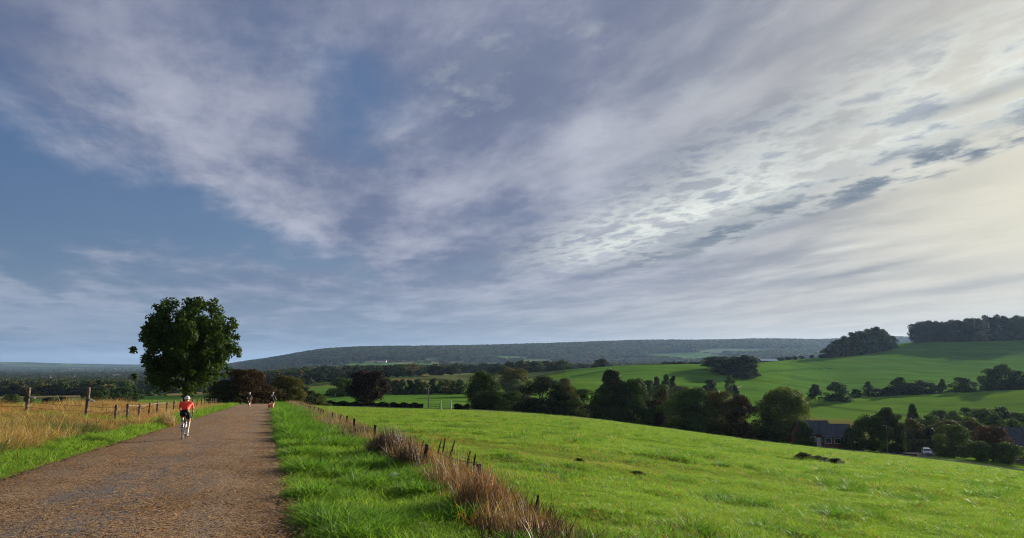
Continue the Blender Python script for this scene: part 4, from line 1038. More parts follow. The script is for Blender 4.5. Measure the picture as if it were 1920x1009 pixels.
# scrub lying in the pasture
def y_at(u, v, y0, y1):
    best = None
    for k in range(160):
        y = y0*(y1/y0)**(k/159); x, yy, z = at(u, y); _, vv = proj(np.array(x), np.array(yy), np.array(z)); d = abs(float(vv)-v)
        if best is None or d < best[0]: best = (d, y)
    return best[1]
for (u, w, vt, vb, lab) in ((1507, 38, 847, 864, 'rounded dark bramble bush lying in the pasture, taller left end'), (1535, 46, 853, 868, 'low dark bramble stretch in the middle of the pasture thicket'),
                           (1566, 48, 858, 873, 'low dark bramble stretch at the right end of the pasture thicket')):
    tree(u, w*1.1, vt, y_at(u, vb, 12, 148), 'bush', 'dark', lab, 'brambles in the pasture', cat='bush', name='bramble', lod='hi', trunk=False, sq=.7)
for (u, w, vt, vb, lab) in ((1085, 20, 856, 865, 'small dark weed clump beside the worn track in the pasture'), (1195, 34, 880, 889, 'dark nettle patch in the pasture right of the weed clump'),
                           (1640, 14, 917, 923, 'small dark tussock in the lower right pasture')):
    tree(u, w, vt, y_at(u, vb, 10, 140), 'bush', 'green', lab, None, cat='weeds', name='weed_clump', lod='lo', trunk=False)
# the left valley: near rows as single trees
i = 0
for (u0, u1, v0, v1, y, n, mt) in ((-10, 50, 738, 743, 330, 4, 'green'), (90, 112, 743, 746, 300, 2, 'dark'), (165, 250, 730, 738, 330, 7, 'green'), (196, 262, 724, 730, 430, 6, 'green')):
    for k in range(n):
        u = u0+(u1-u0)*(k+rr_.uniform(-.2, .2))/max(1, n-1)
        tree(u, rr_.uniform(16, 26), rr_.uniform(v0, v1), y+rr_.uniform(-15, 15), rr_.choice(['round', 'bush']), mt, '%s tree from the left beyond the brow of the left field' % ORD[i], 'trees beyond the brow on the left', lod='lo'); i += 1

# ---- woods and hedges too far off to count
def far_lib():
    obs = []
    for i, (k, mt) in enumerate((('round', 'dark'), ('bush', 'green'), ('round', 'green'), ('bush', 'dark'), ('round', 'olive'), ('bush', 'olive'))):
        me = crown_mesh(900+i, k, 420, .085, LEAF[mt]); obs.append(bpy.data.objects.new('far_source_%02d' % i, me))
    return lib_collection('far_source', obs)
FAR = far_lib()
def far_scatter(name, x, y, wid, hgt, label, sink=.0):
    z = H(x, y)-sink; n = len(x)
    scatter(name, np.stack([x, y, z], 1), np.stack([np.zeros(n), np.zeros(n), rng.rand(n)*6.28], 1), np.stack([wid, wid, hgt], 1), rng.randint(0, 6, n), FAR, label)
n = 26000; s = u_to_s(430)+(u_to_s(1720)-u_to_s(430))*rng.rand(n); y = 2550+2000*rng.rand(n)**1.1; x = s*y
u_, v_ = proj(x, y, H(x, y)); k = (y > np.interp(s, [-.36, -.2, 0, .2, .45], [3000, 2750, 2700, 2600, 2550]))
def inpatch(u, v, ru, rv): return (((u_-u)/ru)**2+((v_-v)/rv)**2 < 1)
for p in ((960, 671, 34, 4.5), (1012, 676, 36, 4), (1285, 667, 80, 7), (1330, 673, 70, 5), (1380, 658, 70, 5.5), (1180, 675, 34, 4.5), (812, 673, 20, 4), (905, 683, 50, 4.5), (1460, 655, 60, 3), (735, 686.5, 112, 5.5)): k &= ~inpatch(*p)
x, y = x[k], y[k]; far_scatter('ridge_forest', x, y, 20+12*rng.rand(len(x)), 8+6*rng.rand(len(x)), 'dark forest covering the long ridge on the horizon')
# hedges and copses between 500 m and 6 km
n = 90000; s = u_to_s(-120)+(u_to_s(1500)-u_to_s(-120))*rng.rand(n); y = 480*(7000/480)**rng.rand(n); x = s*y
ia, ib, fa, fb = cells(x, y, 190, 120, .5, 11); ed = np.minimum(np.minimum(fa, 1-fa)*190, np.minimum(fb, 1-fb)*120)
ic, id_, fc, fd = cells(x, y, 700, 420, -.3, 21); h2 = _NG[(ic*5+1) % 256, (id_*11+9) % 256]; hsh = _NG[(ia*7+3) % 256, (ib*13+5) % 256]
u_, v_ = proj(x, y, H(x, y)); lf = u_ < 470
wood = ((y > 800) & (h2 < np.where(lf, .42, .35))) | ((hsh*7.99).astype(int) == 6)
hedge = ed < np.where(y > 1200, 12, 7); sparse = vnoise(x, y, 60, 71) > -.12
k = (wood & (rng.rand(n) < .6) & (y > 700)) | (hedge & sparse & (rng.rand(n) < np.where(lf, .5, 1)) & (rng.rand(n) < np.clip(y/1500, .25, 1)))
k &= ~((u_ > 1060)*(y < 1000)) & ~((u_ > 480)*(y < 640)) & ~((y > 1500)*(((u_-735)/112)**2+((v_-686.5)/5.5)**2 < 1)) & ~(((u_-105)/50)**2+((v_-736)/4.5)**2 < 1)
k &= ~((y > np.interp(s, [-.36, -.2, 0, .2, .45], [3000, 2750, 2700, 2600, 2550]))*(s > -.35))
k &= ~((u_ < 300)*(v_ > 748))
x, y = x[k], y[k]; far_scatter('valley_woods', x, y, 9+9*rng.rand(len(x)), 5+6*rng.rand(len(x)), 'hedges and copses across the distant valley')

# ------------------------------------------------------------------ fences
def post(fence, p, h, r, lean=(0, 0), mat=WOOD, n=8, square=False, part='post'):
    mb = MB(); rr_ = random.Random(int(p[0]*100+p[1]*37) & 65535)
    top = (lean[0]*h, lean[1]*h, h); mid = (lean[0]*h*.5+rr_.uniform(-.01, .01), lean[1]*h*.5, h*.5)
    mb.tube([(0, 0, -.3), (0, 0, .05), mid, top, (top[0], top[1], h+r*.25)], [r*1.05, r, r*.95, r*.92, r*.55], n)
    o = mb.build(part, mat, fence, False); o.location = Vector(p)-fence.location; return o
def wires(fence, pts, heights, r, name='wire', mat=None):
    for hh in heights:
        mb = MB(); P_ = []
        for a, b in zip(pts[:-1], pts[1:]):
            a = Vector(a); b = Vector(b); L_ = (b-a).length
            for k in range(4): t = k/4; P_.append(a.lerp(b, t)+Vector((0, 0, hh-.03*min(L_, 4)*4*t*(1-t)*.6)) - fence.location)
        P_.append(Vector(pts[-1])+Vector((0, 0, hh))-fence.location)
        mb.tube(P_, r, 4, False); mb.build(name, mat, fence)
WIRE = simple('rusty_wire', (.12, .09, .07), .6, .4, metal=.5, scale=20)
def gpt(l, q):
    x, y = lq_xy(l, q); return (x, y, Hs(x, y))
# left fence along the bank
def q_of(u, l): return l/math.tan(math.atan((u-960)/F*math.cos(PITCH))-RA)
LF = [q_of(u_, -8.15) for u_ in (226, 244, 262, 278, 293, 312, 329, 346, 361, 368, 375, 381, 386, 391, 396, 401, 406, 411, 416, 421, 426)]
LF_ = [38.9, 41.7, 44.5, 47.3, 50.4, 53.8, 57.5, 61.2, 65, 69, 72.4, 75.4, 78.8, 81.4, 84.5, 87.6, 90.8, 94, 97.5, 101, 104.5]
ps = [gpt(-8.15+.25*math.sin(q_*.13), q_) for q_ in LF]
f = thing('left_fence', 'weathered post and wire fence running along the dry bank left of the road', 'fence', ps[0])
rf = random.Random(3)
tops = []
for i, p in enumerate(ps):
    v_top = 769-(proj(np.array(p[0]), np.array(p[1]), np.array(p[2]))[0]-244)*.124; h = topz(v_top, p[1])-p[2]
    h = max(1.0, min(1.3, float(h)))*rf.uniform(.95, 1.04); post(f, p, h, .085 if i < 8 else .075, (rf.uniform(-.05, .05), rf.uniform(-.03, .03))); tops.append(h)
hm = sum(tops)/len(tops)
wires(f, [(p[0], p[1], p[2]) for p in ps], [hm*.45, hm*.68], .008, mat=WIRE)
mb = MB()
for a, b, ha, hb in zip(ps[1:5], ps[2:6], tops[1:5], tops[2:6]):
    mb.tube([Vector(a)+Vector((0, 0, ha-.10))-f.location, Vector(b)+Vector((0, 0, hb-.10))-f.location], .032, 6)
mb.build('rail', WOOD, f)
# two tall posts of the cross fence on the brow, each with a broken pale rail stub
ps0 = ps[0]
f = thing('brow_fence', 'two tall leaning posts with broken rail stubs on the brow of the left field', 'fence', at(48, 43))
prev = []
for (u, lean) in ((48, -.0), (160, .0), (-66, .02)):
    p = at(u, 43); h = topz(727, 43)-p[2]; post(f, p, h, .10, (lean+.04, 0)); prev.append((p, h))
    m2 = MB(); b = Vector(p)-f.location; m2.box(b+Vector((.24, 0, h*.66 if u == 48 else h*.62)), (.44, .04, .10), Euler((0, .12 if u == 48 else .45, 0)).to_matrix()); m2.build('rail_stub', simple('pale_split_wood', (.50, .46, .40), .8, .1), f)
wires(f, [prev[2][0], prev[0][0], prev[1][0], ps0], [.55, .85], .008, mat=WIRE)
# right fence, old and half buried in weeds
RF = [13.2, 18.5, 23, 29, 34.8, 39.3, 44, 49.5, 56, 61, 66, 71, 76, 82, 88, 94, 101, 108, 115]
ps = [gpt(3.75+.12*math.sin(q_*.31), q_) for q_ in RF]
f = thing('right_fence', 'old dark leaning fence posts with rusty wire in the weeds right of the verge', 'fence', ps[0])
for i, p in enumerate(ps):
    q_ = RF[i]; v_top = 738.5+1.16*1830/q_/1.15; h = min(1.25, max(.8, topz(v_top, p[1])-p[2]))
    if q_ < 28: h = rf.uniform(.55, .68)
    post(f, p, h*rf.uniform(.95, 1.05), .06, (rf.uniform(-.02, .14), rf.uniform(-.05, .05)), WOODD)
wires(f, ps, [.35, .62], .006, mat=WIRE)

# ------------------------------------------------------------------ weeds that can be told apart
def bramble(u, v, lab, n, spread, h0, h1, mats, name='dead_bush', sx=1.0):
    y = y_at(u, v, 6, 60); p = at(u, y); t_ = thing(name, lab, 'bush', p, -RA)
    for k, (mt, frac, w, le) in enumerate(mats):
        vv, ff = blades(300+k+int(u), int(n*frac), spread, h0, h1, w, le, segs=3); vv[:, 0] *= .55; vv[:, 1] *= sx
        r2 = np.hypot(vv[:, 0]/.55, vv[:, 1]/sx)/spread; vv[:, 2] *= np.clip(1.12-.6*r2**2, .4, 1.1)
        link('stalks' if k == 0 else ('dry_leaves' if k == 1 else 'straw'), mesh_np('stalks', vv, ff, mt), t_)
    return t_
bramble(730, 864, 'big dark withered bramble heap standing in the fence line', 3000, 1.15, .55, 1.12, [(DEADD, .80, .022, .5), (DEAD, .12, .012, .45), (DRY_G, .08, .008, .3)], sx=1.3)
bramble(768, 888, 'smaller brown withered bush right below the big dark bramble heap', 1100, .6, .5, 1.1, [(DEADD, .62, .018, .5), (DEAD, .20, .012, .4), (DRY_G, .18, .008, .4)])
bramble(905, 968, 'rust-red withered dock patch at the near end of the weeds', 1500, .7, .45, .9, [(DRY_R, .25, .012, .4), (DEAD, .5, .010, .5), (DEADD, .25, .014, .5)], sx=1.2)
bramble(312, 800, 'golden wind-bent clump of tall reedy grass among the left fence posts', 900, .9, .6, 1.25, [(DRY_G, .6, .02, .8), (DRY_O, .3, .02, .7), (DEAD, .1, .02, .9)], name='reedy_grass_clump')
def dock(u, v, vtop, lab, lean):
    y = y_at(u, v, 6, 60); p = at(u, y); h = topz(vtop, y)-p[2]; t_ = thing('dock_plant', lab, 'weed', p, 0, 'dark dock plants in the weeds')
    mb = MB(); tip = Vector((lean*h, 0, h)); mid = Vector((lean*h*.4, 0, h*.5)); mb.tube([(0, 0, -.03), mid, tip], [.010, .008, .004], 6); mb.build('stem', DEADD, t_)
    r = np.random.RandomState(int(u)); n = 520; t = .38+.62*r.rand(n); c = np.outer(1-t, (0, 0, 0))+np.stack([lean*h*t**1.3, 0*t, h*t], 1)
    rad = .055*(1.15-t)*(.6+.5*np.sin(t*40)**2); a = r.rand(n)*6.28; c = c+np.stack([np.cos(a)*rad*r.rand(n)**.5, np.sin(a)*rad*r.rand(n)**.5, r.randn(n)*.01], 1)
    d1 = r.randn(n, 3); d1 /= np.linalg.norm(d1, axis=1)[:, None]; d2 = np.cross(d1, r.randn(n, 3)); d2 /= np.linalg.norm(d2, axis=1)[:, None]; s = .011
    q = np.stack([c-d1*s, c-d2*s, c+d1*s, c+d2*s], 1).reshape(-1, 3); link('seed_head', mesh_np('seed_head', q, np.arange(4*n).reshape(-1, 4), SEED), t_)
    for k in range(3):
        v_, f_ = blades(int(u)+k, 1, .01, .25, .4, .05, 1.2, 4); link('leaf', mesh_np('leaf', v_, f_, DRY_O), t_)
for a in ((818, 868, 824, 'dark leaning dock stalk, leftmost of those above the weeds right of the bramble heap', .22), (828, 872, 822, 'tall dark dock stalk, second from the left right of the bramble heap', .12),
          (840, 878, 826, 'tall dark dock stalk leaning right, third from the left', .25), (872, 905, 846, 'dark dock stalk standing beside the pale straw stems', .16), (885, 912, 852, 'dark dock stalk at the left edge of the rust-red patch', .1),
          (1003, 985, 930, 'short dark dock stalk near the bottom end of the weeds', .12), (790, 850, 826, 'small dark dock stalk just right of the big bramble heap', .15)):
    dock(*a)
# crumpled litter on the verge
def litter():
    y = y_at(738, 912, 8, 30); p = at(738, y); import bmesh
    bm = bmesh.new(); bmesh.ops.create_icosphere(bm, subdivisions=3, radius=.085); r = random.Random(2)
    for v in bm.verts:
        k = 1+.30*math.sin(v.co.x*70+1)*math.sin(v.co.y*63)+.25*math.sin(v.co.z*85+v.co.x*40)+r.uniform(-.08, .08); v.co = Vector((v.co.x*1.15, v.co.y*.9, v.co.z*.85))*k
    me = bpy.data.meshes.new('litter'); bm.to_mesh(me); bm.free(); me.materials.append(simple('white_paper', (.80, .80, .78), .7, .2, var=.04))
    tag(link('crumpled_paper', me, None, (p[0], p[1], p[2]+.17)), 'crumpled white paper litter lying in the verge grass', 'litter')
litter()

# ------------------------------------------------------------------ riders
def skin(name, verts, edges, radii, mat, parent, sub=2, root=0):
    me = bpy.data.meshes.new(name); me.from_pydata(verts, edges, []); me.update(); o = link(name, me, parent)
    me.materials.append(mat)
    s = o.modifiers.new('skin', 'SKIN'); lay = me.skin_vertices[0] if me.skin_vertices else None
    if lay is None: o.data.skin_vertices.new() if hasattr(o.data.skin_vertices, 'new') else None
    lay = o.data.skin_vertices[0]
    for i, r in enumerate(radii):
        lay.data[i].radius = (r, r) if not hasattr(r, '__len__') else r
        lay.data[i].use_root = (i == root)
    s.use_smooth_shade = True
    b = o.modifiers.new('sub', 'SUBSURF'); b.levels = sub; b.render_levels = sub
    return o
SKINM = simple('skin', (.50, .29, .20), .55, .3, var=.05); BLACKC = simple('black_cloth', (.012, .012, .014), .8, .2, var=.1)
TYRE = simple('tyre_rubber', (.015, .015, .015), .7, .3); FRAMEM = simple('bicycle_paint', (.03, .03, .035), .3, .5, var=.02)
RIM = simple('rim_grey', (.10, .10, .11), .35, .5); WHITEP = simple('white_plastic', (.78, .78, .76), .35, .4, var=.03); SILV = simple('metal_grey', (.45, .45, .46), .3, .5, metal=.8)
def bicycle(loc, rz, lab, group, pannier=None, frame_mat=None):
    t_ = thing('bicycle', lab, 'bicycle', loc, rz, group); fm = frame_mat or FRAMEM
    BBk, RH, ST, HT, HB, FH = (0, -.08, .28), (0, -.50, .34), (0, -.22, .84), (0, .36, .86), (0, .40, .72), (0, .52, .34)
    mb = MB(); mb.tube([BBk, ST, (0, -.24, .93)], [.018, .017, .013], 8); mb.tube([BBk, HB], .021, 8); mb.tube([ST, HT], .017, 8); mb.tube([HT, HB], .022, 8)
    for s in (-1, 1):
        mb.tube([(s*.03, -.12, .29), (s*.065, -.50, .34)], .009, 6); mb.tube([(s*.02, -.23, .82), (s*.065, -.50, .34)], .008, 6); mb.tube([(s*.03, .41, .70), (s*.055, .46, .55), (s*.055, .52, .34)], .012, 6)
    mb.build('frame', fm, t_, True)
    mb = MB(); mb.tube([(-.21, .42, .94), (0, .40, .93), (.21, .42, .94)], .014, 8)
    for s in (-1, 1): mb.tube([(s*.21, .42, .94), (s*.21, .52, .94), (s*.215, .57, .88), (s*.215, .53, .80), (s*.215, .44, .79)], .015, 8); mb.tube([(s*.21, .53, .95), (s*.21, .56, 1.01)], [.018, .012], 6)
    mb.build('handlebar', FRAMEM, t_, True)
    mb = MB(); mb.tube([(0, -.36, .965), (0, -.28, .97), (0, -.15, .965), (0, -.06, .955)], [.055, .075, .035, .02], 10); s_ = mb.build('saddle', BLACKC, t_, True)
    for (nm, c) in (('wheel', RH), ('wheel', FH)):
        w_ = MB().ring(c, .315, .010, 0, 32, 6).build(nm, RIM, t_, True)
        o = MB().ring(c, .333, .016, 0, 32, 8).build('tyre', TYRE, w_, True)
        mb = MB(); mb.tube([(c[0]-.05, c[1], c[2]), (c[0]+.05, c[1], c[2])], .022, 10)
        for k in range(16): a = k*math.pi/8; mb.tube([(c[0]+(.02 if k % 2 else -.02), c[1], c[2]), (c[0], c[1]+.31*math.cos(a), c[2]+.31*math.sin(a))], .0022, 4)
        mb.build('spokes', SILV, w_)
    mb = MB(); mb.ring(BBk, .09, .008, 0, 24, 5); mb.tube([(.03, -.08, .28), (.075, -.10, .115)], .012, 6); mb.tube([(-.03, -.08, .28), (-.075, -.06, .445)], .012, 6); cs = mb.build('crankset', SILV, t_, True)
    for (s, y_, z_) in ((1, -.10, .115), (-1, -.06, .445)): mb = MB(); mb.box((s*.115, y_, z_), (.08, .06, .02)); mb.build('pedal', TYRE, t_)
    mb = MB(); mb.ring((.05, -.50, .34), .045, .01, 0, 16, 5); mb.tube([(.05, -.50, .385), (.045, -.08, .37)], .005, 4); mb.tube([(.05, -.50, .295), (.045, -.08, .19)], .005, 4); mb.build('chain', SILV, t_)
    mb = MB(); mb.box((0, -.40, .86), (.035, .03, .05)); mb.build('tail_light', simple('red_plastic', (.55, .02, .02), .3, .5), t_, False, .005)
    if pannier:
        for s in ((-1, 1) if pannier == 2 else (1,)):
            mb = MB(); mb.box((s*.16, -.52, .52), (.17, .36, .40), None, .85); mb.build('pannier_bag', simple('red_bag', (.60, .07, .05), .6, .3), t_, True, .05)
    return t_
def rider(loc, rz, lab, group, jersey, shorts, helmet, socks, up=0.0, shoe=None, scale=1.0, patch=None):
    t_ = thing('person', lab, 'cyclist', loc, rz, group); t_.scale = (scale,)*3
    U_ = up                                             # 0 leaning on the hoods, 1 sitting upright
    sp = lambda a, b: tuple(a[i]*(1-U_)+b[i]*U_ for i in range(3))
    pel, wai, che, nck, hd0, hd1 = (0, -.22, 1.03), sp((0, -.10, 1.16), (0, -.17, 1.18)), sp((0, .09, 1.33), (0, -.08, 1.38)), sp((0, .20, 1.40), (0, -.03, 1.52)), sp((0, .27, 1.44), (0, 0, 1.60)), sp((0, .31, 1.535), (0, .02, 1.71))
    V_ = [pel, wai, che, nck, hd0, hd1]; Ed = [(0, 1), (1, 2), (2, 3), (3, 4), (4, 5)]; Rd = [(.135, .11), (.105, .085), (.110, .085), (.045, .045), (.078, .088), (.062, .07)]
    JV, JE, JR = [(0, -.20, 1.06), wai, che, tuple(np.array(nck)-np.array((0, .01, .005)))], [(0, 1), (1, 2), (2, 3)], [(.150, .125), (.145, .122), (.185, .135), (.085, .075)]
    for s in (-1, 1):
        sh, elb, wr = sp((s*.185, .10, 1.35), (s*.19, -.07, 1.42)), sp((s*.245, .27, 1.16), (s*.25, .10, 1.17)), sp((s*.215, .46, 1.02), (s*.215, .43, 1.01))
        b = len(V_); V_ += [sh, elb, tuple(np.array(elb)*.4+np.array(wr)*.6), wr, (s*.212, wr[1]+.06, wr[2]-.012)]
        Ed += [(2, b), (b, b+1), (b+1, b+2), (b+2, b+3), (b+3, b+4)]; Rd += [.055, .042, .036, .028, .034]
        for k in range(4):                               # four fingers closed round the lever hood, thumb inside
            c = len(V_); yk = wr[1]+.055+.020*k; ln = (.9, 1, .95, .75)[k]
            V_ += [(s*(.235), yk+.02, wr[2]-.008), (s*(.245), yk+.025, wr[2]-.04*ln), (s*.222, yk+.022, wr[2]-.068*ln)]; Ed += [(b+4, c), (c, c+1), (c+1, c+2)]; Rd += [.011, .010, .008]
        c = len(V_); V_ += [(s*.19, wr[1]+.075, wr[2]-.005), (s*.182, wr[1]+.10, wr[2]-.035)]; Ed += [(b+4, c), (c, c+1)]; Rd += [.012, .009]
        j = len(JV); JV += [sh, tuple(np.array(sh)*.35+np.array(elb)*.65)]; JE += [(2, j), (j, j+1)]; JR += [.076, .062]
        if s > 0: kn, an, hl, to = (.125, .17, .70), (.11, -.12, .235), (.112, -.18, .16), (.115, .03, .145)
        else: kn, an, hl, to = (-.125, .24, .86), (-.11, -.03, .56), (-.112, -.09, .49), (-.115, .09, .47)
        hip = (s*.10, -.19, .99); b = len(V_)
        mid = tuple(np.array(hip)*.5+np.array(kn)*.5); calf = tuple(np.array(kn)*.68+np.array(an)*.32+np.array((0, -.03, 0)))
        V_ += [hip, mid, kn, calf, an, tuple(np.array(hl)*.6+np.array(an)*.4), to]; Ed += [(0, b)]+[(b+i, b+i+1) for i in range(6)]; Rd += [.098, .080, .056, .056, .036, .038, .030]
        # lower clothes
        skin('sock', [tuple(np.array(an)*.5+np.array(calf)*.5), an, tuple(np.array(an)*.5+np.array(hl)*.5)], [(0, 1), (1, 2)], [.052, .043, .045], socks, t_, 1)
        skin('shoe', [hl, tuple(np.array(hl)*.5+np.array(to)*.5), to], [(0, 1), (1, 2)], [.044, .042, .036], shoe or BLACKC, t_, 1)
        skin('glove', [wr, (s*.212, wr[1]+.06, wr[2]-.01)], [(0, 1)], [.033, .040], BLACKC, t_, 1)
    skin('body', V_, Ed, Rd, SKINM, t_, 2)
    skin('jersey', JV, JE, JR, jersey, t_, 2)
    h1, k1, h2, k2 = (.10, -.19, .99), (.12, .09, .775), (-.10, -.19, .99), (-.12, .13, .895)
    skin('shorts', [(0, -.22, 1.02), (0, -.18, 1.10), h1, tuple(np.array(h1)*.5+np.array(k1)*.5), k1, h2, tuple(np.array(h2)*.5+np.array(k2)*.5), k2], [(0, 1), (0, 2), (2, 3), (3, 4), (0, 5), (5, 6), (6, 7)], [(.172, .14), (.150, .125), .125, .108, .084, .125, .108, .084], shorts, t_, 2)
    # helmet: shell with vents and a rear cradle
    hc = Vector(hd1); mb = MB(); N1, N2 = 16, 7; vs = []
    for i in range(N2):
        ph = math.pi/2*i/(N2-1)*.98
        for j in range(N1):
            a = 2*math.pi*j/N1; rr = 1+.04*math.cos(6*a); vs.append(hc+Vector((.108*math.cos(ph)*math.cos(a)*rr, .142*math.cos(ph)*math.sin(a)-.01, .115*math.sin(ph)-.005+.015*math.sin(a))))
    fs = [(i*N1+j, i*N1+(j+1) % N1, (i+1)*N1+(j+1) % N1, (i+1)*N1+j) for i in range(N2-1) for j in range(N1)]+[tuple((N2-1)*N1+j for j in range(N1)), tuple(range(N1))[::-1]]
    mb.add(vs, fs); hm_ = mb.build('helmet', helmet, t_, True)
    mb = MB()
    for k in (-1, 0, 1): mb.box(hc+Vector((k*.045, -.118-.005*(k == 0), .045)), (.022, .03, .045), Euler((.6, 0, 0)).to_matrix())
    mb.build('vent', BLACKC, hm_)
    # face: nose, eyes, ears, hair under the helmet
    mb = MB(); mb.box(hc+Vector((0, .088, -.055)), (.022, .03, .04), None, .5); mb.build('nose', SKINM, t_, True)
    for s in (-1, 1):
        mb = MB(); mb.box(hc+Vector((s*.076, 0, -.06)), (.014, .035, .055), None, .8); mb.build('ear', SKINM, t_, True, .004)
        mb = MB(); mb.box(hc+Vector((s*.03, .078, -.035)), (.022, .01, .010)); mb.build('eye', BLACKC, t_)
    mb = MB(); mb.tube([hc+Vector((0, -.055, -.02)), hc+Vector((0, -.06, -.075))], [.068, .05], 12); mb.build('hair', simple('brown_hair', (.05, .03, .02), .6, .3), t_, True)
    if patch is not None:
        mb = MB(); c = Vector(che)+Vector((0, -.125, .02)); mb.box(c, (.19, .03, .22), Euler((-.5*(1-U_), 0, 0)).to_matrix(), .8); mb.build('backpack_panel', patch, t_, True, .02)
    return t_
hd = -RA
def on_road(u, v):
    y = y_at(u, v, 20, 150); x, y, z = at(u, y); l, q = road_lq(x, y); t = min(1, max(0, (l+5.05)/5.4)); c = (t-.5)*2
    return (x, y, Hs(x, y)+.012+.05*(1-c*c))
RED = simple('orange_red_jersey', (.90, .030, .008), .6, .3, var=.03)
G_ = 'cyclists riding down the road'; GB = 'bicycles on the road'
pm = on_road(345, 827)
bicycle(pm, hd, 'black road bicycle ridden by the cyclist in the orange-red jersey', GB).scale = (.92,)*3
rider(pm, hd, 'cyclist in orange-red jersey, black shorts, white helmet and white socks riding away', G_, RED, BLACKC, WHITEP, simple('white_sock', (.75, .75, .73), .8), shoe=WHITEP, scale=.92)
p2 = on_road(467, 766.5)
DKG = simple('dark_grey_jersey', (.035, .04, .05), .8, .2); TAN = simple('tan_shorts', (.12, .09, .06), .8, .2)
bicycle(p2, hd, 'dark bicycle under the distant rider in the dark grey jacket', GB)
rider(p2, hd, 'distant upright cyclist in dark grey jacket and white helmet left of the road middle', G_, DKG, TAN, WHITEP, SKINM, up=.75)
p3 = on_road(510, 770)
bicycle(p3, hd-.25, 'distant bicycle with red pannier bags at the right edge of the road', GB, pannier=2)
rider(p3, hd-.25, 'distant tall cyclist dressed in black with white back panel at the right road edge', G_, BLACKC, BLACKC, simple('grey_helmet', (.35, .33, .31), .5), SKINM, up=.6, scale=1.06, patch=WHITEP)
p4 = on_road(493, 757.5)
bicycle(p4, hd, 'farthest bicycle, almost hidden where the road drops away', GB)
rider(p4, hd, 'farthest cyclist with a white helmet just sinking below the road crest', G_, BLACKC, DKG, WHITEP, SKINM, up=.3, scale=.8)

# ------------------------------------------------------------------ houses, barn, poles, gate, car
SLATE = simple('slate_roof', (.055, .06, .075), .7, .3, var=.2, scale=1.5); BRICK = simple('red_brick', (.17, .06, .035), .85, .1, var=.2, scale=4)
WHITEW = simple('white_render', (.75, .73, .68), .8, .1, var=.05); GLASS = simple('dark_glass', (.03, .035, .04), .1, .6); WFR = simple('white_frame', (.75, .75, .73), .5, .3)
TILE = simple('brown_tile', (.16, .07, .05), .8, .1, var=.2, scale=1.5)
def house(name, lab, p, rz, w, d, eave, ridge, wall=BRICK, roof=SLATE, wins=((-1, .25, 1.4), (-1, .65, 1.4)), cat='house', chimney=True, gable_trim=False, group=None, doors=()):
    """w along local x (ridge direction), d along local y; wins: (side, fraction along, sill height)"""
    t_ = thing(name, lab, cat, p, rz, group)
    v = [(-w/2, -d/2, -1.2), (w/2, -d/2, -1.2), (w/2, d/2, -1.2), (-w/2, d/2, -1.2), (-w/2, -d/2, eave), (w/2, -d/2, eave), (w/2, d/2, eave), (-w/2, d/2, eave), (-w/2, 0, ridge-.08), (w/2, 0, ridge-.08)]
    MB().add(v, [(0, 1, 5, 4), (2, 3, 7, 6), (1, 2, 6, 9, 5), (3, 0, 4, 8, 7), (0, 3, 2, 1)]).build('wall', wall, t_)
    o = .35; th = .14; k = (ridge-eave)/(d/2); ey = eave-k*o
    rv = []
    for zo in (0, th):
        rv += [(-w/2-o, -d/2-o, ey+zo), (w/2+o, -d/2-o, ey+zo), (w/2+o, 0, ridge+zo), (-w/2-o, 0, ridge+zo), (w/2+o, d/2+o, ey+zo), (-w/2-o, d/2+o, ey+zo)]
    r_ = MB().add(rv, [(0, 3, 2, 1), (3, 5, 4, 2), (6, 7, 8, 9), (9, 8, 10, 11), (0, 1, 7, 6), (4, 5, 11, 10), (1, 2, 8, 7), (2, 4, 10, 8), (3, 0, 6, 9), (5, 3, 9, 11)]).build('roof', roof, t_)
    if chimney: MB().box((w*.28, 0, ridge+.45), (.7, .6, 1.3)).build('chimney', wall, r_)
    if gable_trim:
        for sx in (-1, 1):
            for sy in (-1, 1):
                MB().tube([(sx*(w/2+o+.03), sy*(d/2+o), ey+.02), (sx*(w/2+o+.03), 0, ridge+.02)], .11, 4).build('bargeboard', WFR, t_)
    for (sd, fx, sill) in wins:
        ww, hh = 1.3, 1.15
        if abs(sd) == 1: c = Vector((-w/2+w*fx, sd*(d/2+.02), sill+hh/2)); dim = (ww, .06, hh); pd = (ww-.2, .05, hh-.2); off = Vector((0, sd*.04, 0))
        else: s2 = 1 if sd > 0 else -1; c = Vector((s2*(w/2+.02), -d/2+d*fx, sill+hh/2)); dim = (.06, ww, hh); pd = (.05, ww-.2, hh-.2); off = Vector((s2*.04, 0, 0))
        wn = MB().box(c, dim).build('window', WFR, t_); MB().box(c+off, pd).build('pane', GLASS, wn)
    for (sd, fx) in doors:
        MB().box((-w/2+w*fx, sd*(d/2+.03), 1.0), (1.0, .08, 2.1)).build('door', WFR, t_)
    return t_
pA = at(1524, 163); pB = at(1567, 161)
house('brick_house', 'long red brick house with slate roof half hidden behind the leafy tree', (pA[0], pA[1], pA[2]+.2), .10, 6.6, 5.5, 3.0, 5.3, wins=((-1, .3, 1.1), (-1, .7, 1.1)), chimney=False, doors=((-1, .5),))
house('gabled_house', 'brick house with blue-grey slate roof and white window panels left of the round trees', (pB[0], pB[1], pB[2]+.2), -.28, 5.4, 5.6, 2.7, 5.0, wins=((-1, .18, 1.2), (-1, .52, 1.2), (-1, .85, 1.2), (-2, .5, 1.2)), chimney=False)
pC = at(1925, 180)
house('slate_building', 'tall slate-roofed building with a pale gable edge at the right frame edge', (pC[0], pC[1], pC[2]), -.55, 9.0, 8.5, 3.6, 8.3, wall=simple('brown_brick', (.20, .10, .06), .85, .1), wins=((-1, .25, 1.2), (-1, .7, 1.2), (-2, .5, 4.0)), gable_trim=True, chimney=False)
pD = at(1440, 640)
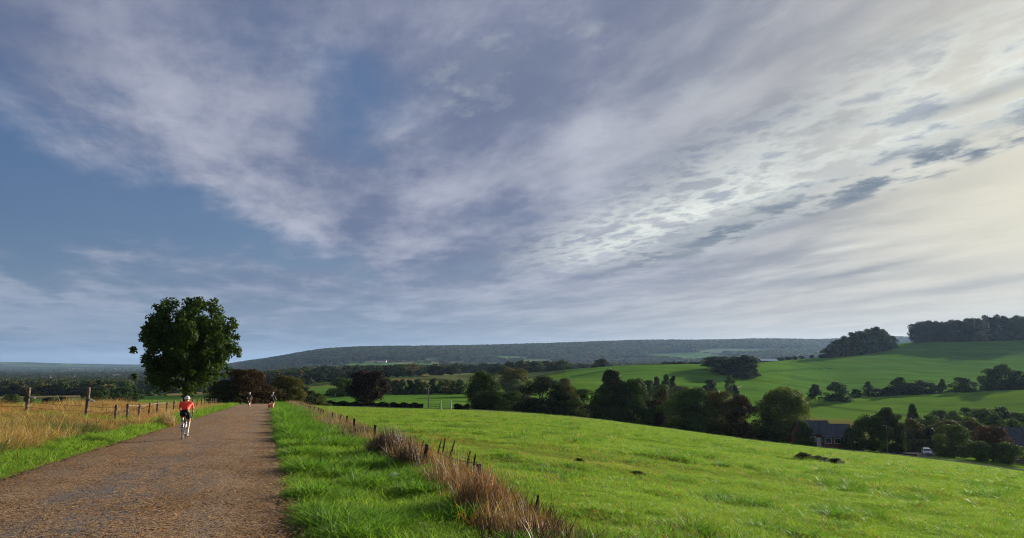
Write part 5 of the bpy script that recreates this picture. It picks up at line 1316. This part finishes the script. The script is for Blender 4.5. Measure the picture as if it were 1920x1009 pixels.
house('barn', 'low white-roofed barn on the crest of the near hill', (pD[0], pD[1], topz(681, 640)), 0.05, 14.5, 8, 2.0, 3.6, wall=simple('dark_boards', (.04, .04, .045), .8), roof=simple('pale_sheet_roof', (.75, .76, .78), .5, .3), wins=(), chimney=False)
FH = [(8, 724, 'white farmhouse at the left frame edge of the valley', 6), (92, 710, 'white farmhouse in the middle of the left valley', 9), (216, 705, 'bright white farm shed far out in the left valley', 16),
      (170, 731.5, 'white-gabled cottage behind the second tall brow post', 5), (29, 728, 'small brown-roofed house near the left frame edge', 6), (606, 694, 'white house in the village below the ridge, right of the road end', 9),
      (664, 693, 'white cottage left behind the purple tree top', 8), (716, 680, 'long white building at the foot of the wooded ridge', 26), (752, 691, 'pale village house right above the purple tree', 9), (735, 690, 'small pale village house above the purple tree', 8),
      (860, 697, 'pale house right of the dark valley trees', 8), (1028, 690, 'white house between the skyline trees above the blackish mass', 6), (590, 697, 'cream cottage left in the village below the ridge', 7), (45, 706, 'pale low barn on the far left plain', 20), (135, 711, 'cream barn right of the middle farmhouse', 16)]
for i, (u, v, lab, w) in enumerate(FH):
    y = y_at(u, v+1.5, 300, 4200); p = at(u, y); k = max(1.0, y/1500)
    house('farmhouse', lab, (p[0], p[1], p[2]+4.0*(y > 700)), random.Random(i).uniform(-.4, .4), w*k**.5, 6, 3.2*k**.5, 5.6*k**.5, wall=WHITEW, roof=TILE if i % 3 else SLATE, wins=((-1, .3, 1.2), (-1, .7, 1.2)), group='farmhouses in the valley', chimney=True)
# white spire behind the tallest conifer
x, y, z = at(1147, 215); ztop = topz(688.5, 215)
t_ = thing('chapel_turret', 'small white pointed turret peeping over the tallest conifer', 'turret', (x, y, z)); hh = ztop-z
MB().box((0, 0, (hh-1.6)/2), (.7, .7, hh-1.6)).build('tower', WHITEW, t_)
MB().add([(-.5, -.5, hh-1.6), (.5, -.5, hh-1.6), (.5, .5, hh-1.6), (-.5, .5, hh-1.6), (0, 0, hh)], [(0, 1, 4), (1, 2, 4), (2, 3, 4), (3, 0, 4), (0, 3, 2, 1)]).build('roof', simple('white_metal_roof', (.75, .77, .78), .4, .4), t_)
def pole(u, y, vtop, lab, cross=True, lamp=False, r=.11, name='utility_pole', cat='pole'):
    x, y, z = at(u, y); h = topz(vtop, y)-z; t_ = thing(name, lab, cat, (x, y, z))
    MB().tube([(0, 0, -.4), (0, 0, h*.5), (0, 0, h)], [r, r*.85, r*.65], 8).build('shaft', simple('pale_pole', (.34, .31, .27), .8, .2), t_, True)
    if cross:
        mb = MB(); mb.box((0, 0, h-.12), (1.3, .10, .12)); c_ = mb.build('crossarm', WOOD, t_)
        for k in (-.5, .5): MB().tube([(k, 0, h-.06), (k, 0, h+.14)], [.05, .03], 6).build('insulator', WHITEP, c_)
    if lamp:
        MB().tube([(0, 0, h-.05), (-.25, 0, h+.12), (-.6, 0, h+.15)], .04, 6).build('arm', SILV, t_, True); MB().box((-.75, 0, h+.15), (.5, .22, .12), None, .8).build('lamp_head', WHITEP, t_, False, .02)
    return t_
pole(803, 162, 729, 'pale wooden pole with crossarm beside the lane left of the white gateposts')
pole(628, 168, 738, 'thin pale pole by the lane right of the road end', cross=False, r=.09)
pole(1665, 157, 799, 'pale street lamp in front of the dark column tree', cross=False, lamp=True, r=.09, name='street_lamp', cat='street lamp')
# white gateposts with a barred gate
pa, pb = at(827, 151.5), at(845.5, 151.5); t_ = thing('field_gate', 'barred field gate between two white gateposts by the lane', 'gate', pa)
for p in (pa, pb): MB().box(Vector(p)-Vector(pa)+Vector((0, 0, .85)), (.24, .24, 1.8)).build('gatepost', simple('weathered_white_post', (.48, .48, .45), .8, .1), t_, False, .02)
for k in range(4): MB().tube([Vector((.14, 0, .35+.33*k)), Vector(pb)-Vector(pa)+Vector((-.14, 0, .35+.33*k))], .03, 6).build('bar', simple('grey_bar', (.20, .19, .17), .7), t_)
t2 = thing('lane_fence', 'low rail fence along the lane left of the white gateposts', 'fence', at(808, 153))
ps = [at(u, 153) for u in (808, 816, 824)]
for p in ps: post(t2, p, 1.1, .07)
for hh in (.5, .95): wires(t2, ps, [hh], .04, 'rail', WOOD)
# low hedge between lane and fields
for (u0, u1, y, n, lab) in ((732, 792, 160, 9, 'clipped low hedge behind the lane left of the pole'), (852, 880, 157, 4, 'low hedge behind the lane right of the gateposts'), (612, 730, 163, 14, 'long low hedge behind the lane under the purple tree')):
    pc = at((u0+u1)/2, y); r = np.random.RandomState(int(u0)); nl = 500*n; a = Vector(at(u0, y))-Vector(pc); b = Vector(at(u1, y))-Vector(pc); t = r.rand(nl)
    L_ = np.outer(1-t, a)+np.outer(t, b); hh = .95+.2*np.sin(t*n*2.1); c = L_+np.stack([r.randn(nl)*.1, r.uniform(-.6, .6, nl), r.rand(nl)**.7*hh], 1)
    d1 = r.randn(nl, 3); d1 /= np.linalg.norm(d1, axis=1)[:, None]; d2 = np.cross(d1, r.randn(nl, 3)); d2 /= np.linalg.norm(d2, axis=1)[:, None]; s = .14
    q = np.stack([c-d1*s, c-d2*s, c+d1*s, c+d2*s], 1).reshape(-1, 3); tag(link('low_hedge', mesh_np('low_hedge', q, np.arange(4*nl).reshape(-1, 4), LEAF['dark']), None, pc), lab, 'hedge')
# the car coming up the side road
def car(p, rz, lab):
    t_ = thing('parked_car', lab, 'car', p, rz); PAINT = simple('silver_paint', (.62, .65, .70), .25, .6, metal=.3, var=.02)
    # side profile (y forward -> front at -y), extruded with tumblehome
    prof = [(-2.15, .35), (-2.2, .62), (-2.1, .88), (-1.25, 1.0), (-.65, 1.50), (.2, 1.62), (1.3, 1.58), (1.95, 1.10), (2.15, .95), (2.2, .55), (2.1, .33)]
    def half(z): return .90 if z < 1.02 else .90-(z-1.02)*.42
    vs = [(-half(z), y, z) for y, z in prof]+[(half(z), y, z) for y, z in prof]; n = len(prof)
    fs = [tuple(range(n))[::-1], tuple(range(n, 2*n))]+[(i, (i+1) % n, n+(i+1) % n, n+i) for i in range(n)]
    MB().add(vs, fs).build('body', PAINT, t_, False, .04)
    MB().add([(-.78, -1.21, 1.03), (.78, -1.21, 1.03), (.66, -.70, 1.46), (-.66, -.70, 1.46)], [(0, 1, 2, 3)]).build('windscreen', GLASS, t_).location = (0, -.03, .01)
    for s in (-1, 1):
        MB().add([(s*.885, -1.0, 1.06), (s*.885, 1.5, 1.06), (s*.73, 1.2, 1.48), (s*.73, -.55, 1.48)], [(0, 1, 2, 3)]).build('side_window', GLASS, t_).location = (s*.01, 0, 0)
        MB().box((s*.62, -2.17, .74), (.34, .08, .16)).build('headlight', WHITEP, t_, False, .02); MB().box((s*1.0, -.85, 1.08), (.18, .12, .14)).build('mirror', TYRE, t_, False, .02)
        for yy in (-1.35, 1.35):
            w_ = MB().ring((s*.82, yy, .34), .25, .10, 0, 20, 8).build('wheel', TYRE, t_, True); MB().tube([(s*.80, yy, .34), (s*.90, yy, .34)], .18, 12).build('rim', SILV, w_)
    MB().box((0, -2.19, .60), (.9, .06, .16)).build('grille', TYRE, t_); MB().box((0, -2.19, .38), (1.5, .08, .14)).build('bumper', TYRE, t_, False, .02)
    return t_
pc = at(1738, 163); car((pc[0], pc[1], pc[2]+.32), -.42, 'silver car seen from the front on the grey side road').scale = (.9,)*3
for (u, y, mt, lab) in ((1606, 155.5, WHITEP, 'white parked car half hidden under the round trees by the houses'), (1626, 155.5, SILV, 'grey parked car under the dark round tree by the street lamp')):
    pc = at(u, y+6); t_ = car((pc[0], pc[1], pc[2]+.15), 1.3, lab)

# ------------------------------------------------------------------ the air of the valley
def haze():
    m = bpy.data.materials.new('haze'); m.use_nodes = True; nt = m.node_tree; nt.nodes.clear()
    o_ = nt.nodes.new('ShaderNodeOutputMaterial'); p = nt.nodes.new('ShaderNodeVolumePrincipled')
    p.inputs['Color'].default_value = (.42, .64, 1.0, 1); p.inputs['Density'].default_value = HAZE_D; p.inputs['Anisotropy'].default_value = HAZE_G
    for k in ('Density Attribute', 'Color Attribute', 'Temperature Attribute'): p.inputs[k].default_value = ''
    m.cycles.homogeneous_volume = True; m.cycles.volume_sampling = 'DISTANCE'
    nt.links.new(p.outputs[0], o_.inputs['Volume'])
    mb = MB(); z0 = float(TZ.min())-3; z1 = max(float(TZ.max())+25, 40)
    mb.box((0, 0, (z0+z1)/2), (37000, 37000, z1-z0)); o = mb.build('haze', m); tag(o, kind='stuff')
HAZE_D, HAZE_G = .000031, .35
haze()
